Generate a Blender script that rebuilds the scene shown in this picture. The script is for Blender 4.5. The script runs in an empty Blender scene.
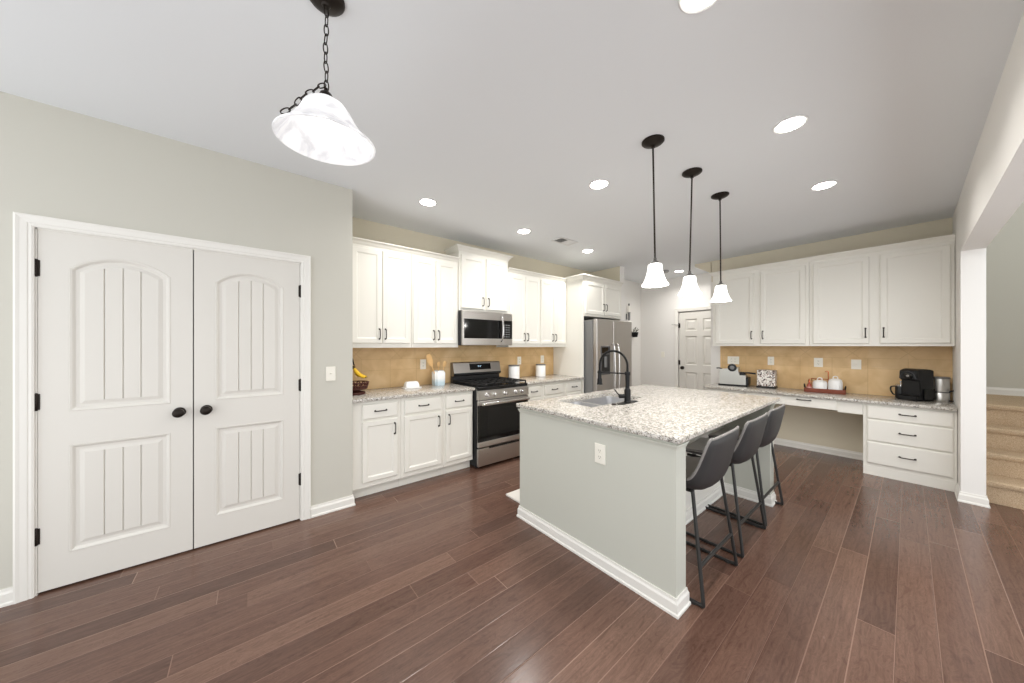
import bpy, bmesh, math, random
from mathutils import Vector, Matrix
random.seed(7)
PI = math.pi
SC = bpy.context.scene
COL = SC.collection

# ------------------------------------------------------------------ camera, world, exposure
H = 1.385                                   # eye height
cam_d = bpy.data.cameras.new('camera')
cam_d.sensor_width = 36.0
cam_d.lens = 36.0 * 322.0 / 1024.0
cam_d.shift_y = 4.0 / 1024.0
cam_d.clip_start = 0.05
cam = bpy.data.objects.new('camera', cam_d)
COL.objects.link(cam)
cam.location = (0, 0, H)
cam.rotation_euler = (PI / 2, 0, math.radians(50.9 - 90))
SC.camera = cam

W = bpy.data.worlds.new('daylight')
SC.world = W
W.use_nodes = True
W.node_tree.nodes['Background'].inputs[0].default_value = (0.97, 0.985, 1.0, 1)
W.node_tree.nodes['Background'].inputs[1].default_value = 1.75

SC.view_settings.view_transform = 'Standard'
SC.view_settings.look = 'None'
SC.view_settings.gamma = 1
SC.view_settings.use_curve_mapping = False
SC.view_settings.exposure = 0.18
CAN_POWER = 7.5        # each recessed ceiling can
PENDANT_POWER = 7.0
DOME_POWER = 0.12
SC.cycles.use_denoising = True
SC.cycles.max_bounces = 10
SC.cycles.diffuse_bounces = 6
SC.cycles.sample_clamp_indirect = 4.0

# ------------------------------------------------------------------ materials
def lin(r, g, b):
    def f(c):
        c /= 255.0
        return c / 12.92 if c <= 0.04045 else ((c + 0.055) / 1.055) ** 2.4
    return (f(r), f(g), f(b), 1)

def P(name, rgb, rough=0.5, metal=0.0, emit=None, estr=0.0, coat=0.0, noise=0.0, nscale=30, bump=0.0, trans=0.0, ior=1.45):
    m = bpy.data.materials.new(name)
    m.use_nodes = True
    nt = m.node_tree
    b = nt.nodes['Principled BSDF']
    c = lin(*rgb)
    b.inputs['Base Color'].default_value = c
    b.inputs['Roughness'].default_value = rough
    b.inputs['Metallic'].default_value = metal
    b.inputs['IOR'].default_value = ior
    if coat:
        b.inputs['Coat Weight'].default_value = coat
        b.inputs['Coat Roughness'].default_value = 0.08
    if trans:
        b.inputs['Transmission Weight'].default_value = trans
    if emit:
        b.inputs['Emission Color'].default_value = lin(*emit)
        b.inputs['Emission Strength'].default_value = estr
    if noise or bump:
        tc = nt.nodes.new('ShaderNodeTexCoord')
        n = nt.nodes.new('ShaderNodeTexNoise')
        n.inputs['Scale'].default_value = nscale
        n.inputs['Detail'].default_value = 4
        nt.links.new(tc.outputs['Object'], n.inputs['Vector'])
        if noise:
            mx = nt.nodes.new('ShaderNodeMix')
            mx.data_type = 'RGBA'
            mx.inputs['A'].default_value = tuple(x * (1 - noise) for x in c[:3]) + (1,)
            mx.inputs['B'].default_value = tuple(min(1, x * (1 + noise)) for x in c[:3]) + (1,)
            nt.links.new(n.outputs['Fac'], mx.inputs['Factor'])
            nt.links.new(mx.outputs['Result'], b.inputs['Base Color'])
        if bump:
            bp = nt.nodes.new('ShaderNodeBump')
            bp.inputs['Strength'].default_value = bump
            bp.inputs['Distance'].default_value = 0.002
            nt.links.new(n.outputs['Fac'], bp.inputs['Height'])
            nt.links.new(bp.outputs['Normal'], b.inputs['Normal'])
    return m

class NT:
    """small node-graph writer"""
    def __init__(s, m):
        s.nt = m.node_tree; s.bsdf = s.nt.nodes['Principled BSDF']
    def put(s, sock, v):
        if hasattr(v, 'is_output'): s.nt.links.new(v, sock)
        else: sock.default_value = v
    def math(s, op, a, b=0.0, c=0.0):
        n = s.nt.nodes.new('ShaderNodeMath'); n.operation = op
        for i, v in enumerate((a, b, c)): s.put(n.inputs[i], v)
        return n.outputs[0]
    def pos(s):
        g = s.nt.nodes.new('ShaderNodeNewGeometry'); x = s.nt.nodes.new('ShaderNodeSeparateXYZ')
        s.nt.links.new(g.outputs['Position'], x.inputs[0]); return x.outputs
    def vec(s, x, y, z=0.0):
        n = s.nt.nodes.new('ShaderNodeCombineXYZ')
        for i, v in enumerate((x, y, z)): s.put(n.inputs[i], v)
        return n.outputs[0]
    def white(s, v):
        n = s.nt.nodes.new('ShaderNodeTexWhiteNoise'); n.noise_dimensions = '3D'
        s.put(n.inputs['Vector'], v); return n.outputs['Value']
    def noise(s, v, scale=1.0, detail=3.0, dist=0.0):
        n = s.nt.nodes.new('ShaderNodeTexNoise'); s.put(n.inputs['Vector'], v)
        n.inputs['Scale'].default_value = scale; n.inputs['Detail'].default_value = detail
        n.inputs['Distortion'].default_value = dist; return n.outputs['Fac']
    def voro(s, v, scale):
        n = s.nt.nodes.new('ShaderNodeTexVoronoi'); s.put(n.inputs['Vector'], v)
        n.inputs['Scale'].default_value = scale
        x = s.nt.nodes.new('ShaderNodeSeparateColor'); s.nt.links.new(n.outputs['Color'], x.inputs[0])
        return x.outputs[0]
    def ramp(s, f, stops, mode='LINEAR'):
        n = s.nt.nodes.new('ShaderNodeValToRGB'); e = n.color_ramp; e.interpolation = mode
        while len(e.elements) < len(stops): e.elements.new(0.5)
        for el, (p, c) in zip(e.elements, stops): el.position = p; el.color = c
        s.put(n.inputs[0], f); return n.outputs[0]
    def mix(s, f, a, b, mode='MIX'):
        n = s.nt.nodes.new('ShaderNodeMix'); n.data_type = 'RGBA'; n.blend_type = mode
        s.put(n.inputs['Factor'], f); s.put(n.inputs['A'], a); s.put(n.inputs['B'], b)
        return n.outputs['Result']
    def bump(s, h, strength=0.3, dist=0.002):
        n = s.nt.nodes.new('ShaderNodeBump'); n.inputs['Strength'].default_value = strength
        n.inputs['Distance'].default_value = dist; s.put(n.inputs['Height'], h)
        s.nt.links.new(n.outputs[0], s.bsdf.inputs['Normal'])

def mat_floor():
    m = P('dark_hardwood', (98, 66, 54), 0.32)
    g = NT(m); p = g.pos(); X, Y = p[0], p[1]
    PW, PL = 0.1275, 1.55
    v = g.math('DIVIDE', g.math('ADD', Y, 10.035), PW)
    row = g.math('FLOOR', v); fy = g.math('FRACT', v)
    off = g.math('MULTIPLY', g.white(g.vec(row, 3.3, 1.7)), 5.0)
    u = g.math('ADD', g.math('DIVIDE', g.math('ADD', X, 20.0), PL), off)
    col = g.math('FLOOR', u); fx = g.math('FRACT', u)
    rnd = g.white(g.vec(row, col, 0.4))
    grain = g.noise(g.vec(g.math('MULTIPLY', X, 1.6), g.math('MULTIPLY', Y, 22.0), g.math('MULTIPLY', rnd, 40)), 2.2, 6, 1.4)
    fig = g.noise(g.vec(g.math('MULTIPLY', X, 3.0), g.math('MULTIPLY', Y, 9.0), g.math('MULTIPLY', rnd, 70)), 2.0, 4, 3.0)
    base = g.ramp(rnd, [(0, lin(92, 68, 58)), (0.3, lin(101, 75, 64)), (0.7, lin(108, 81, 69)), (1, lin(117, 90, 77))])
    gr = g.ramp(grain, [(0.3, (0.78, 0.76, 0.75, 1)), (0.55, (1, 1, 1, 1)), (0.75, (1.12, 1.12, 1.12, 1))])
    fg = g.ramp(fig, [(0.36, (0.8, 0.78, 0.77, 1)), (0.44, (1, 1, 1, 1)), (0.5, (0.88, 0.87, 0.86, 1)), (0.56, (1.05, 1.05, 1.05, 1)), (0.64, (0.86, 0.85, 0.84, 1))])
    c = g.mix(1.0, g.mix(1.0, base, gr, 'MULTIPLY'), fg, 'MULTIPLY')
    ey = g.math('MULTIPLY', g.math('MINIMUM', fy, g.math('SUBTRACT', 1.0, fy)), PW)
    ex = g.math('MULTIPLY', g.math('MINIMUM', fx, g.math('SUBTRACT', 1.0, fx)), PL)
    e = g.math('MINIMUM', ey, ex)
    seam = g.math('LESS_THAN', e, 0.0021)
    bevel_glint = g.ramp(g.white(g.vec(row, 9.1, 2.2)), [(0, lin(74, 52, 44)), (0.35, lin(134, 104, 90)), (1, lin(172, 142, 126))])  # bevel reflections painted as pale seam colour, some rows dark
    c2 = g.mix(g.math('MULTIPLY', seam, 0.62), c, bevel_glint)
    g.put(g.bsdf.inputs['Base Color'], c2)
    rr = g.math('ADD', g.math('MULTIPLY', grain, 0.16), 0.15)
    g.put(g.bsdf.inputs['Roughness'], rr)
    hgt = g.math('ADD', g.math('MULTIPLY', g.math('MINIMUM', g.math('MULTIPLY', e, 200.0), 1.0), 1.0), g.math('MULTIPLY', fig, 0.5))
    g.bump(hgt, 0.25, 0.002)
    return m

def mat_granite(name, light=1.0):
    m = P(name, (200, 192, 178), 0.22, coat=0.25)
    g = NT(m); p = g.pos(); v = g.vec(p[0], p[1], p[2])
    warp = g.noise(v, 14, 3)
    a = g.voro(v, 88.0); b = g.voro(v, 200.0)
    c1 = g.ramp(a, [(0.0, lin(48, 45, 39)), (0.11, lin(104, 95, 79)), (0.24, lin(150, 142, 128)), (0.4, lin(192, 187, 177)),
                    (0.58, lin(220, 216, 210)), (0.82, lin(200, 195, 190))], 'CONSTANT')
    c2 = g.ramp(b, [(0.0, lin(40, 37, 33)), (0.12, lin(124, 114, 97)), (0.28, lin(192, 187, 178)), (0.5, lin(222, 219, 214))], 'CONSTANT')
    c = g.mix(0.48, c1, c2)
    c = g.mix(g.math('MULTIPLY', warp, 0.16), c, lin(164, 157, 144))
    g.put(g.bsdf.inputs['Base Color'], c)
    return m

def mat_tile(name, axis):
    m = P(name, (206, 172, 118), 0.42)
    g = NT(m); p = g.pos(); U = p[axis]; Z = p[2]
    T = 0.305
    def grout(s, w=0.003):                     # s in metres, distance to nearest multiple of T
        f = g.math('FRACT', g.math('DIVIDE', g.math('ADD', s, 50 * T), T))
        return g.math('LESS_THAN', g.math('MULTIPLY', g.math('MINIMUM', f, g.math('SUBTRACT', 1.0, f)), T), w)
    def near(z): return g.math('LESS_THAN', g.math('ABSOLUTE', g.math('SUBTRACT', Z, z)), 0.0024)
    up = g.math('GREATER_THAN', Z, 1.232)
    mid = g.math('GREATER_THAN', Z, 1.112)
    d1 = g.math('MULTIPLY', g.math('ADD', U, Z), 0.7071)
    d2 = g.math('MULTIPLY', g.math('SUBTRACT', U, Z), 0.7071)
    diag = g.math('MAXIMUM', grout(d1), grout(d2))
    st = g.math('MULTIPLY', grout(U), g.math('SUBTRACT', 1.0, up))
    gm = g.math('MAXIMUM', g.math('MAXIMUM', g.math('MULTIPLY', diag, up), st), g.math('MAXIMUM', near(1.112), near(1.232)))
    idx = g.math('FLOOR', g.math('DIVIDE', g.math('ADD', U, 50 * T), T))
    rnd = g.white(g.vec(idx, mid, up))
    cl = g.noise(g.vec(p[0], p[1], p[2]), 5, 5, 0.6)
    c = g.ramp(cl, [(0.3, lin(196, 162, 114)), (0.5, lin(210, 178, 130)), (0.7, lin(222, 192, 146))])
    c = g.mix(g.math('MULTIPLY', rnd, 0.3), c, lin(222, 186, 134))
    c = g.mix(g.math('MULTIPLY', gm, 0.38), c, lin(172, 136, 90))
    g.put(g.bsdf.inputs['Base Color'], c)
    g.bump(g.math('SUBTRACT', 1.0, gm), 0.2, 0.002)
    return m

def mat_brushed(name, rgb, rough=0.28, axis=2):
    m = P(name, rgb, rough, 1.0)
    g = NT(m)
    tc = g.nt.nodes.new('ShaderNodeTexCoord'); x = g.nt.nodes.new('ShaderNodeSeparateXYZ')
    g.nt.links.new(tc.outputs['Object'], x.inputs[0])
    k = [2.0, 2.0, 2.0]; k[axis] = 220.0
    n = g.noise(g.vec(*(g.math('MULTIPLY', x.outputs[i], k[i]) for i in range(3))), 1.0, 3)
    g.put(g.bsdf.inputs['Roughness'], g.math('ADD', g.math('MULTIPLY', n, 0.18), rough - 0.08))
    return m

def mat_carpet():
    m = P('carpet_tan', (178, 152, 120), 0.95)
    g = NT(m); p = g.pos(); v = g.vec(p[0], p[1], p[2])
    n = g.noise(v, 260, 2); n2 = g.noise(v, 45, 3)
    c = g.ramp(n, [(0.3, lin(160, 134, 106)), (0.5, lin(196, 172, 142)), (0.7, lin(218, 198, 170))])
    c = g.mix(g.math('MULTIPLY', n2, 0.4), c, lin(180, 154, 124))
    g.put(g.bsdf.inputs['Base Color'], c); g.bump(n, 0.8, 0.006)
    return m

M = dict(
    wall=P('wall_greige', (201, 199, 189), 0.85, bump=0.05, nscale=180),
    wall_warm=P('wall_warm_lit', (218, 210, 190), 0.85, bump=0.05, nscale=180),  # same wall paint, with warm lighting mixed into its colour
    wall_bright=P('wall_bright_lit', (234, 232, 228), 0.85, bump=0.05, nscale=180),  # same wall paint, brighter light put into a paler colour
    island=P('island_paint', (197, 198, 188), 0.6, bump=0.04, nscale=180),
    ceil=P('ceiling_paint', (230, 233, 236), 0.9, bump=0.06, nscale=160),
    trim=P('trim_white', (232, 230, 224), 0.38),
    door=P('door_white', (220, 217, 210), 0.42),
    cab=P('cabinet_white', (234, 232, 224), 0.36),
    cab_in=P('cabinet_inside', (150, 140, 120), 0.6),
    floor=mat_floor(), granite=mat_granite('speckled_granite'),
    tile_b=mat_tile('tan_tile_left', 0), tile_r=mat_tile('tan_tile_right', 1),
    steel=mat_brushed('stainless_steel', (196, 192, 188), 0.3, 2),
    carafe_steel=P('carafe_steel', (232, 230, 226), 0.3, 0.9),
    sink_steel=P('satin_steel', (176, 176, 178), 0.38, 0.85),
    steel_dark=mat_brushed('stainless_backguard', (150, 146, 142), 0.36, 2),
    steel_v=mat_brushed('stainless_door', (186, 182, 178), 0.4, 0),
    steel_side=P('fridge_side_grey', (128, 128, 128), 0.45, 0.3),
    chrome=P('bright_steel', (214, 212, 210), 0.18, 1.0),
    black=P('black_metal', (26, 26, 27), 0.42, 0.6),
    stool_metal=P('stool_metal', (58, 57, 56), 0.4, 0.5),
    bronze=P('dark_bronze', (44, 38, 34), 0.42, 0.7),
    iron=P('cast_iron', (24, 24, 25), 0.6, 0.2),
    blackgloss=P('black_glass', (8, 8, 9), 0.08),
    blackplastic=P('black_plastic', (24, 25, 27), 0.38),
    gap=P('shadow_gap', (20, 18, 16), 0.9),
    leather=P('grey_leather', (178, 174, 168), 0.45, noise=0.06, nscale=60, bump=0.25),
    leather_in=P('dark_leather', (52, 52, 53), 0.5, bump=0.25, nscale=120),
    plate=P('ivory_plastic', (238, 235, 224), 0.4),
    slot=P('outlet_slot', (120, 114, 100), 0.6),
    white=P('white_ceramic', (240, 240, 238), 0.18, coat=0.3),
    whitemat=P('white_foam', (226, 221, 214), 0.75, bump=0.2, nscale=90),
    carpet=mat_carpet(),
    wood_lt=P('beech_wood', (226, 184, 126), 0.55, noise=0.12, nscale=18),
    wood_red=P('red_brown_wood', (124, 58, 34), 0.38, noise=0.15, nscale=22),
    wicker=P('dark_wicker', (78, 38, 30), 0.55, noise=0.25, nscale=60),
    banana=P('banana_yellow', (236, 190, 40), 0.5, noise=0.08, nscale=30),
    banana_tip=P('banana_tip', (86, 66, 26), 0.7),
    copper=P('copper', (196, 112, 76), 0.25, 1.0),
    syrup=P('amber_glass', (158, 66, 42), 0.12, coat=0.5),
    silver=mat_brushed('appliance_silver', (205, 205, 200), 0.38, 0),
    glow=P('lamp_lens', (255, 255, 255), 0.5, emit=(255, 250, 242), estr=22.0),
    shade=P('lit_frosted_glass', (250, 250, 248), 0.4, emit=(255, 252, 246), estr=1.1),
    bulb=P('lit_bulb', (255, 255, 255), 0.4, emit=(255, 250, 240), estr=4.0),
    led=P('display_digits', (180, 220, 255), 0.4, emit=(190, 225, 255), estr=1.2),
    vent=P('vent_white', (222, 222, 222), 0.5), vent_in=P('vent_dark', (96, 96, 98), 0.8),
    candle=P('white_wax', (238, 234, 226), 0.5),
    leaf=P('sprig_green', (62, 70, 50), 0.7),
)

def mat_dome():
    """alabaster glass lit by the bulb inside: translucent with faint swirls"""
    m = P('alabaster_glass', (244, 244, 244), 0.35, emit=(255, 252, 248), estr=0.12)
    g = NT(m)
    tc = g.nt.nodes.new('ShaderNodeTexCoord')
    n = g.noise(tc.outputs['Object'], 9, 5, 2.2)
    c = g.ramp(n, [(0.35, lin(216, 216, 218)), (0.55, lin(236, 236, 237)), (0.66, lin(252, 252, 252))])
    g.put(g.bsdf.inputs['Base Color'], c)
    g.put(g.bsdf.inputs['Emission Color'], c); g.bsdf.inputs['Emission Strength'].default_value = 0.48
    tr = g.nt.nodes.new('ShaderNodeBsdfTranslucent')
    g.put(tr.inputs[0], c)
    mx = g.nt.nodes.new('ShaderNodeMixShader'); mx.inputs[0].default_value = 0.45
    g.nt.links.new(g.bsdf.outputs[0], mx.inputs[1]); g.nt.links.new(tr.outputs[0], mx.inputs[2])
    out = [q for q in g.nt.nodes if q.type == 'OUTPUT_MATERIAL'][0]
    g.nt.links.new(mx.outputs[0], out.inputs[0])
    return m
M['dome'] = mat_dome()

def mat_crock():
    m = P('dipped_glaze', (236, 238, 238), 0.25)
    g = NT(m)
    tc = g.nt.nodes.new('ShaderNodeTexCoord'); x = g.nt.nodes.new('ShaderNodeSeparateXYZ')
    g.nt.links.new(tc.outputs['Object'], x.inputs[0])
    h = g.math('ADD', x.outputs[2], g.math('MULTIPLY', g.noise(tc.outputs['Object'], 18, 3), 0.03))
    c = g.ramp(h, [(0.055, lin(196, 216, 226)), (0.1, lin(238, 240, 240))])
    g.put(g.bsdf.inputs['Base Color'], c); return m
M['crock'] = mat_crock()

def mat_mosaic():
    m = P('mottled_tin', (220, 214, 206), 0.4)
    g = NT(m)
    tc = g.nt.nodes.new('ShaderNodeTexCoord')
    a = g.voro(tc.outputs['Object'], 70); 
    c = g.ramp(a, [(0, lin(60, 44, 40)), (0.18, lin(150, 128, 118)), (0.36, lin(236, 232, 226)), (0.8, lin(206, 198, 190))], 'CONSTANT')
    g.put(g.bsdf.inputs['Base Color'], c); return m
M['mosaic'] = mat_mosaic()

# ------------------------------------------------------------------ mesh helpers
def tr(bm, vs, loc=None, rot=None):
    if rot is not None: bmesh.ops.rotate(bm, verts=vs, cent=(0, 0, 0), matrix=rot)
    if loc is not None: bmesh.ops.translate(bm, verts=vs, vec=loc)

def box(bm, x0, x1, y0, y1, z0, z1, bev=0.0, seg=1):
    t = bmesh.new()
    vs = [t.verts.new((x, y, z)) for x in (x0, x1) for y in (y0, y1) for z in (z0, z1)]
    for f in ((0, 1, 3, 2), (4, 6, 7, 5), (0, 4, 5, 1), (2, 3, 7, 6), (0, 2, 6, 4), (1, 5, 7, 3)):
        t.faces.new([vs[i] for i in f])
    bmesh.ops.recalc_face_normals(t, faces=t.faces[:])
    if bev: bmesh.ops.bevel(t, geom=t.edges[:], offset=bev, segments=seg, affect='EDGES', profile=0.5)
    return merge(bm, t)

def merge(bm, t, mtx=None):
    me = bpy.data.meshes.new('tmp'); t.to_mesh(me); t.free()
    if mtx is not None: me.transform(mtx)
    n = len(bm.verts)
    bm.from_mesh(me); bpy.data.meshes.remove(me)
    bm.verts.ensure_lookup_table()
    return bm.verts[n:]

def lathe(bm, prof, seg=32, c=(0, 0, 0), cap=True, mtx=None):
    """profile of (r, z) revolved about z"""
    t = bmesh.new(); rings = []
    for r, z in prof:
        if r < 1e-5: rings.append([t.verts.new((0, 0, z))])
        else: rings.append([t.verts.new((r * math.cos(2 * PI * i / seg), r * math.sin(2 * PI * i / seg), z)) for i in range(seg)])
    for a, b in zip(rings, rings[1:]):
        for i in range(seg):
            j = (i + 1) % seg
            if len(a) == 1 and len(b) == 1: continue
            if len(a) == 1: t.faces.new((a[0], b[i], b[j]))
            elif len(b) == 1: t.faces.new((a[i], b[0], a[j]))
            else: t.faces.new((a[i], b[i], b[j], a[j]))
    if cap:
        for r in (rings[0], rings[-1]):
            if len(r) > 1: t.faces.new(r)
    bmesh.ops.recalc_face_normals(t, faces=t.faces[:])
    return merge(bm, t, Matrix.Translation(c) @ (mtx or Matrix()))

def tube(bm, pts, r, seg=10, closed=False, radii=None):
    pts = [Vector(p) for p in pts]; n = len(pts); t = bmesh.new(); rings = []
    up = None
    for i, p in enumerate(pts):
        if closed: d = pts[(i + 1) % n] - pts[i - 1]
        else: d = pts[min(i + 1, n - 1)] - pts[max(i - 1, 0)]
        d.normalize()
        if up is None:
            up = Vector((0, 0, 1)) if abs(d.z) < 0.9 else Vector((1, 0, 0))
        s = d.cross(up)
        if s.length < 1e-4: s = d.orthogonal()
        s.normalize(); up = s.cross(d).normalized()
        rr = radii[i] if radii else r
        rings.append([t.verts.new(p + rr * (math.cos(2 * PI * k / seg) * s + math.sin(2 * PI * k / seg) * up)) for k in range(seg)])
    pairs = list(zip(rings, rings[1:])) + ([(rings[-1], rings[0])] if closed else [])
    for a, b in pairs:
        for k in range(seg):
            j = (k + 1) % seg; t.faces.new((a[k], a[j], b[j], b[k]))
    if not closed:
        t.faces.new(rings[0]); t.faces.new(rings[-1])
    bmesh.ops.recalc_face_normals(t, faces=t.faces[:])
    return merge(bm, t)

def smooth_path(pts, n=8):
    """Catmull-Rom through pts"""
    P_ = [Vector(p) for p in pts]; out = []
    for i in range(len(P_) - 1):
        a = P_[max(i - 1, 0)]; b = P_[i]; c = P_[i + 1]; d = P_[min(i + 2, len(P_) - 1)]
        for k in range(n):
            t = k / n
            out.append(0.5 * ((2 * b) + (c - a) * t + (2 * a - 5 * b + 4 * c - d) * t * t + (3 * b - a - 3 * c + d) * t ** 3))
    out.append(P_[-1]); return out

def prism(bm, poly, axis, a, b):
    """2-D polygon extruded along axis (0,1,2) from a to b"""
    def co(p, s):
        if axis == 0: return (s, p[0], p[1])
        if axis == 1: return (p[0], s, p[1])
        return (p[0], p[1], s)
    t = bmesh.new()
    A = [t.verts.new(co(p, a)) for p in poly]; B = [t.verts.new(co(p, b)) for p in poly]
    n = len(poly)
    t.faces.new(A); t.faces.new(B)
    for i in range(n): t.faces.new((A[i], A[(i + 1) % n], B[(i + 1) % n], B[i]))
    bmesh.ops.recalc_face_normals(t, faces=t.faces[:])
    return merge(bm, t)

def loops(bm, ls, cap=True):
    """bridge a list of equal-length vertex loops (3-D points); cap first and last"""
    t = bmesh.new(); R = [[t.verts.new(p) for p in l] for l in ls]; n = len(ls[0])
    for a, b in zip(R, R[1:]):
        for i in range(n): t.faces.new((a[i], a[(i + 1) % n], b[(i + 1) % n], b[i]))
    if cap: t.faces.new(R[0]); t.faces.new(R[-1])
    bmesh.ops.recalc_face_normals(t, faces=t.faces[:])
    return merge(bm, t)

def ob(name, bm, mat, parent=None, smooth=False, loc=None, kind=None, label=None):
    me = bpy.data.meshes.new(name); bm.to_mesh(me); bm.free()
    me.materials.append(M[mat] if isinstance(mat, str) else mat)
    if smooth:
        me.polygons.foreach_set('use_smooth', [True] * len(me.polygons))
        try: me.set_sharp_from_angle(angle=math.radians(38))
        except Exception: pass
    o = bpy.data.objects.new(name, me); COL.objects.link(o)
    if parent: o.parent = parent
    if loc: o.location = loc
    if kind: o['kind'] = kind
    if label: o['label'] = label
    return o

def nb(): return bmesh.new()
def bx(*a, **k):
    b = nb(); box(b, *a, **k); return b

def thing(name, label, cat, loc, rz=0.0, group=None):
    o = bpy.data.objects.new(name, None); COL.objects.link(o)
    o.empty_display_size = 0.05
    o.location = loc; o.rotation_euler = (0, 0, rz); tag(o, label, cat, group); return o
def tag(o, label, cat, group=None):
    o['label'] = label; o['category'] = cat; o['kind'] = 'thing'
    if group: o['group'] = group
    return o
def struct(name, bm, mat, parent=None, smooth=False):
    return ob(name, bm, mat, parent, smooth, kind='structure' if parent is None else None)
def dup(root, loc, label, rz=None):
    r = root.copy(); COL.objects.link(r); r.location = loc; r['label'] = label
    if rz is not None: r.rotation_euler = (0, 0, rz)
    for ch in list(root.children):
        c = ch.copy(); COL.objects.link(c); c.parent = r
        for gch in list(ch.children):
            d = gch.copy(); COL.objects.link(d); d.parent = c
    return r

# ------------------------------------------------------------------ the room
CZ = 2.735          # ceiling
WY = 3.04           # pantry wall face
KY = 3.68           # kitchen wall face
RX = 5.74           # desk wall face
SY = -0.294         # side wall with the wide opening, room face
SB = -0.422         # its back face
HX = 6.58           # hall wall with the far door
XB = -1.9           # room cut short behind the camera to let world light in

b = nb(); box(b, XB + 0.2, 7.2, -1.75, 3.9, -0.05, 0.0); struct('floor', b, 'floor')
b = nb(); box(b, XB, 6.75, SB, 3.9, CZ, CZ + 0.08); box(b, XB, 4.0, -1.2, SB, CZ, CZ + 0.08); struct('ceiling', b, 'ceil')

# pantry wall with its double-door opening
DX0, DX1, DZ = -0.928, 0.318, 2.043
b = nb()
box(b, XB, DX0, WY, WY + 0.12, 0, CZ); box(b, DX1, 0.688, WY, WY + 0.12, 0, CZ)
box(b, DX0, DX1, WY, WY + 0.12, DZ, CZ); box(b, 0.568, 0.688, WY + 0.12, KY + 0.1, 0, CZ)
struct('wall_left', b, 'wall')
struct('closet_shade_sheet', bx(DX0 - 0.1, DX1 + 0.1, WY + 0.125, WY + 0.165, 0, 2.2), 'gap')  # dark sheet standing in for the unlit closet behind the door gaps
b = nb()
for x in (DX0, DX1 - 0.012): box(b, x, x + 0.012, WY + 0.001, WY + 0.12, 0, DZ)
box(b, DX0, DX1, WY + 0.001, WY + 0.12, DZ - 0.012, DZ)
struct('trim_1', b, 'trim')

# kitchen wall, alcove stub, hall
struct('wall_back', bx(0.56, HX + 0.1, KY, KY + 0.1, 0, CZ), 'wall_warm')
struct('wall_alcove', bx(4.885, 5.0, 3.098, KY, 0, CZ), 'wall_warm')
struct('wall_alcove_end', bx(4.884, 5.01, 3.09, 3.098, 0, CZ), 'wall_bright')
struct('wall_alcove_hall', bx(5.0, 5.01, 3.098, KY, 0, CZ), 'wall_bright')
struct('wall_back_hall', bx(5.01, HX, KY - 0.012, KY, 0, CZ), 'wall_bright')
HD0, HD1, HDZ = 2.09, 2.875, 2.05            # far door opening (Y range)
b = nb()
box(b, HX, HX + 0.12, HD1, KY, 0, CZ); box(b, HX, HX + 0.12, 1.35, HD0, 0, CZ); box(b, HX, HX + 0.12, HD0, HD1, HDZ, CZ)  # unseen end left open so world light reaches the hall
struct('wall_hall', b, 'wall_bright')
struct('hall_shade_sheet', bx(HX + 0.12, HX + 0.14, HD0 - 0.1, HD1 + 0.1, 0, 2.2), 'gap')  # dark sheet painted for the shade behind the far door
# desk wall
struct('wall_right', bx(RX, RX + 0.12, SB, 1.99, 0, CZ), 'wall_warm')
struct('wall_right_hall', bx(RX + 0.12, RX + 0.13, 0.6, 1.99, 0, CZ), 'wall_bright')
struct('wall_right_wedge', (lambda b_: (prism(b_, [(2.001, CZ - 0.001), (2.001, 2.55), (2.24, 2.69), (2.24, CZ - 0.001)], 0, RX, RX + 0.12), b_)[1])(nb()), 'wall_warm')  # beige wedge at the top of the wall end
b = nb(); box(b, RX - 0.002, RX + 0.131, 1.99, 2.0, 0, 2.45); box(b, RX - 0.002, RX - 0.0002, 1.864, 1.99, 0, 2.4); struct('wall_right_end', b, 'wall_bright')  # lighter facing: light from the hall put into the wall colour
# side wall: column and the header over the opening
b = nb()
box(b, 4.90, RX, SB, SY, 0, CZ); box(b, XB, 4.90, SB, SY, 2.222, CZ)
struct('wall_side', b, 'wall_bright')
# stair hall
struct('wall_stair_end', bx(7.0, 7.1, -1.75, SB + 0.0, 0, 5.2), 'wall')
struct('wall_stair_side', bx(4.6, 7.1, -1.75, -1.65, 0, 5.2), 'wall')
struct('wall_stair_back', bx(RX + 0.12, 7.0, SB, SB + 0.1, 0, 5.2), 'wall')
b = nb()
for i in range(4):
    x = 5.06 + 0.25 * i; z = 0.198 * (i + 1); x1 = 7.0 if i == 3 else x + 0.26
    prof = [(x, z - 0.198), (x, z - 0.05), (x - 0.022, z - 0.045), (x - 0.032, z - 0.028), (x - 0.03, z - 0.01), (x - 0.018, z), (x1, z), (x1, z - 0.198)]
    prism(b, prof, 1, -1.65, SB - 0.012)
struct('stairs', b, 'carpet', smooth=True)
b = nb(); prism(b, [(5.045, 0), (5.045, 0.25), (5.1, 0.34), (5.72, 0.84), (7.0, 0.9), (7.0, 0)], 1, SB - 0.012, SB)
struct('trim_2', b, 'trim')

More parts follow.
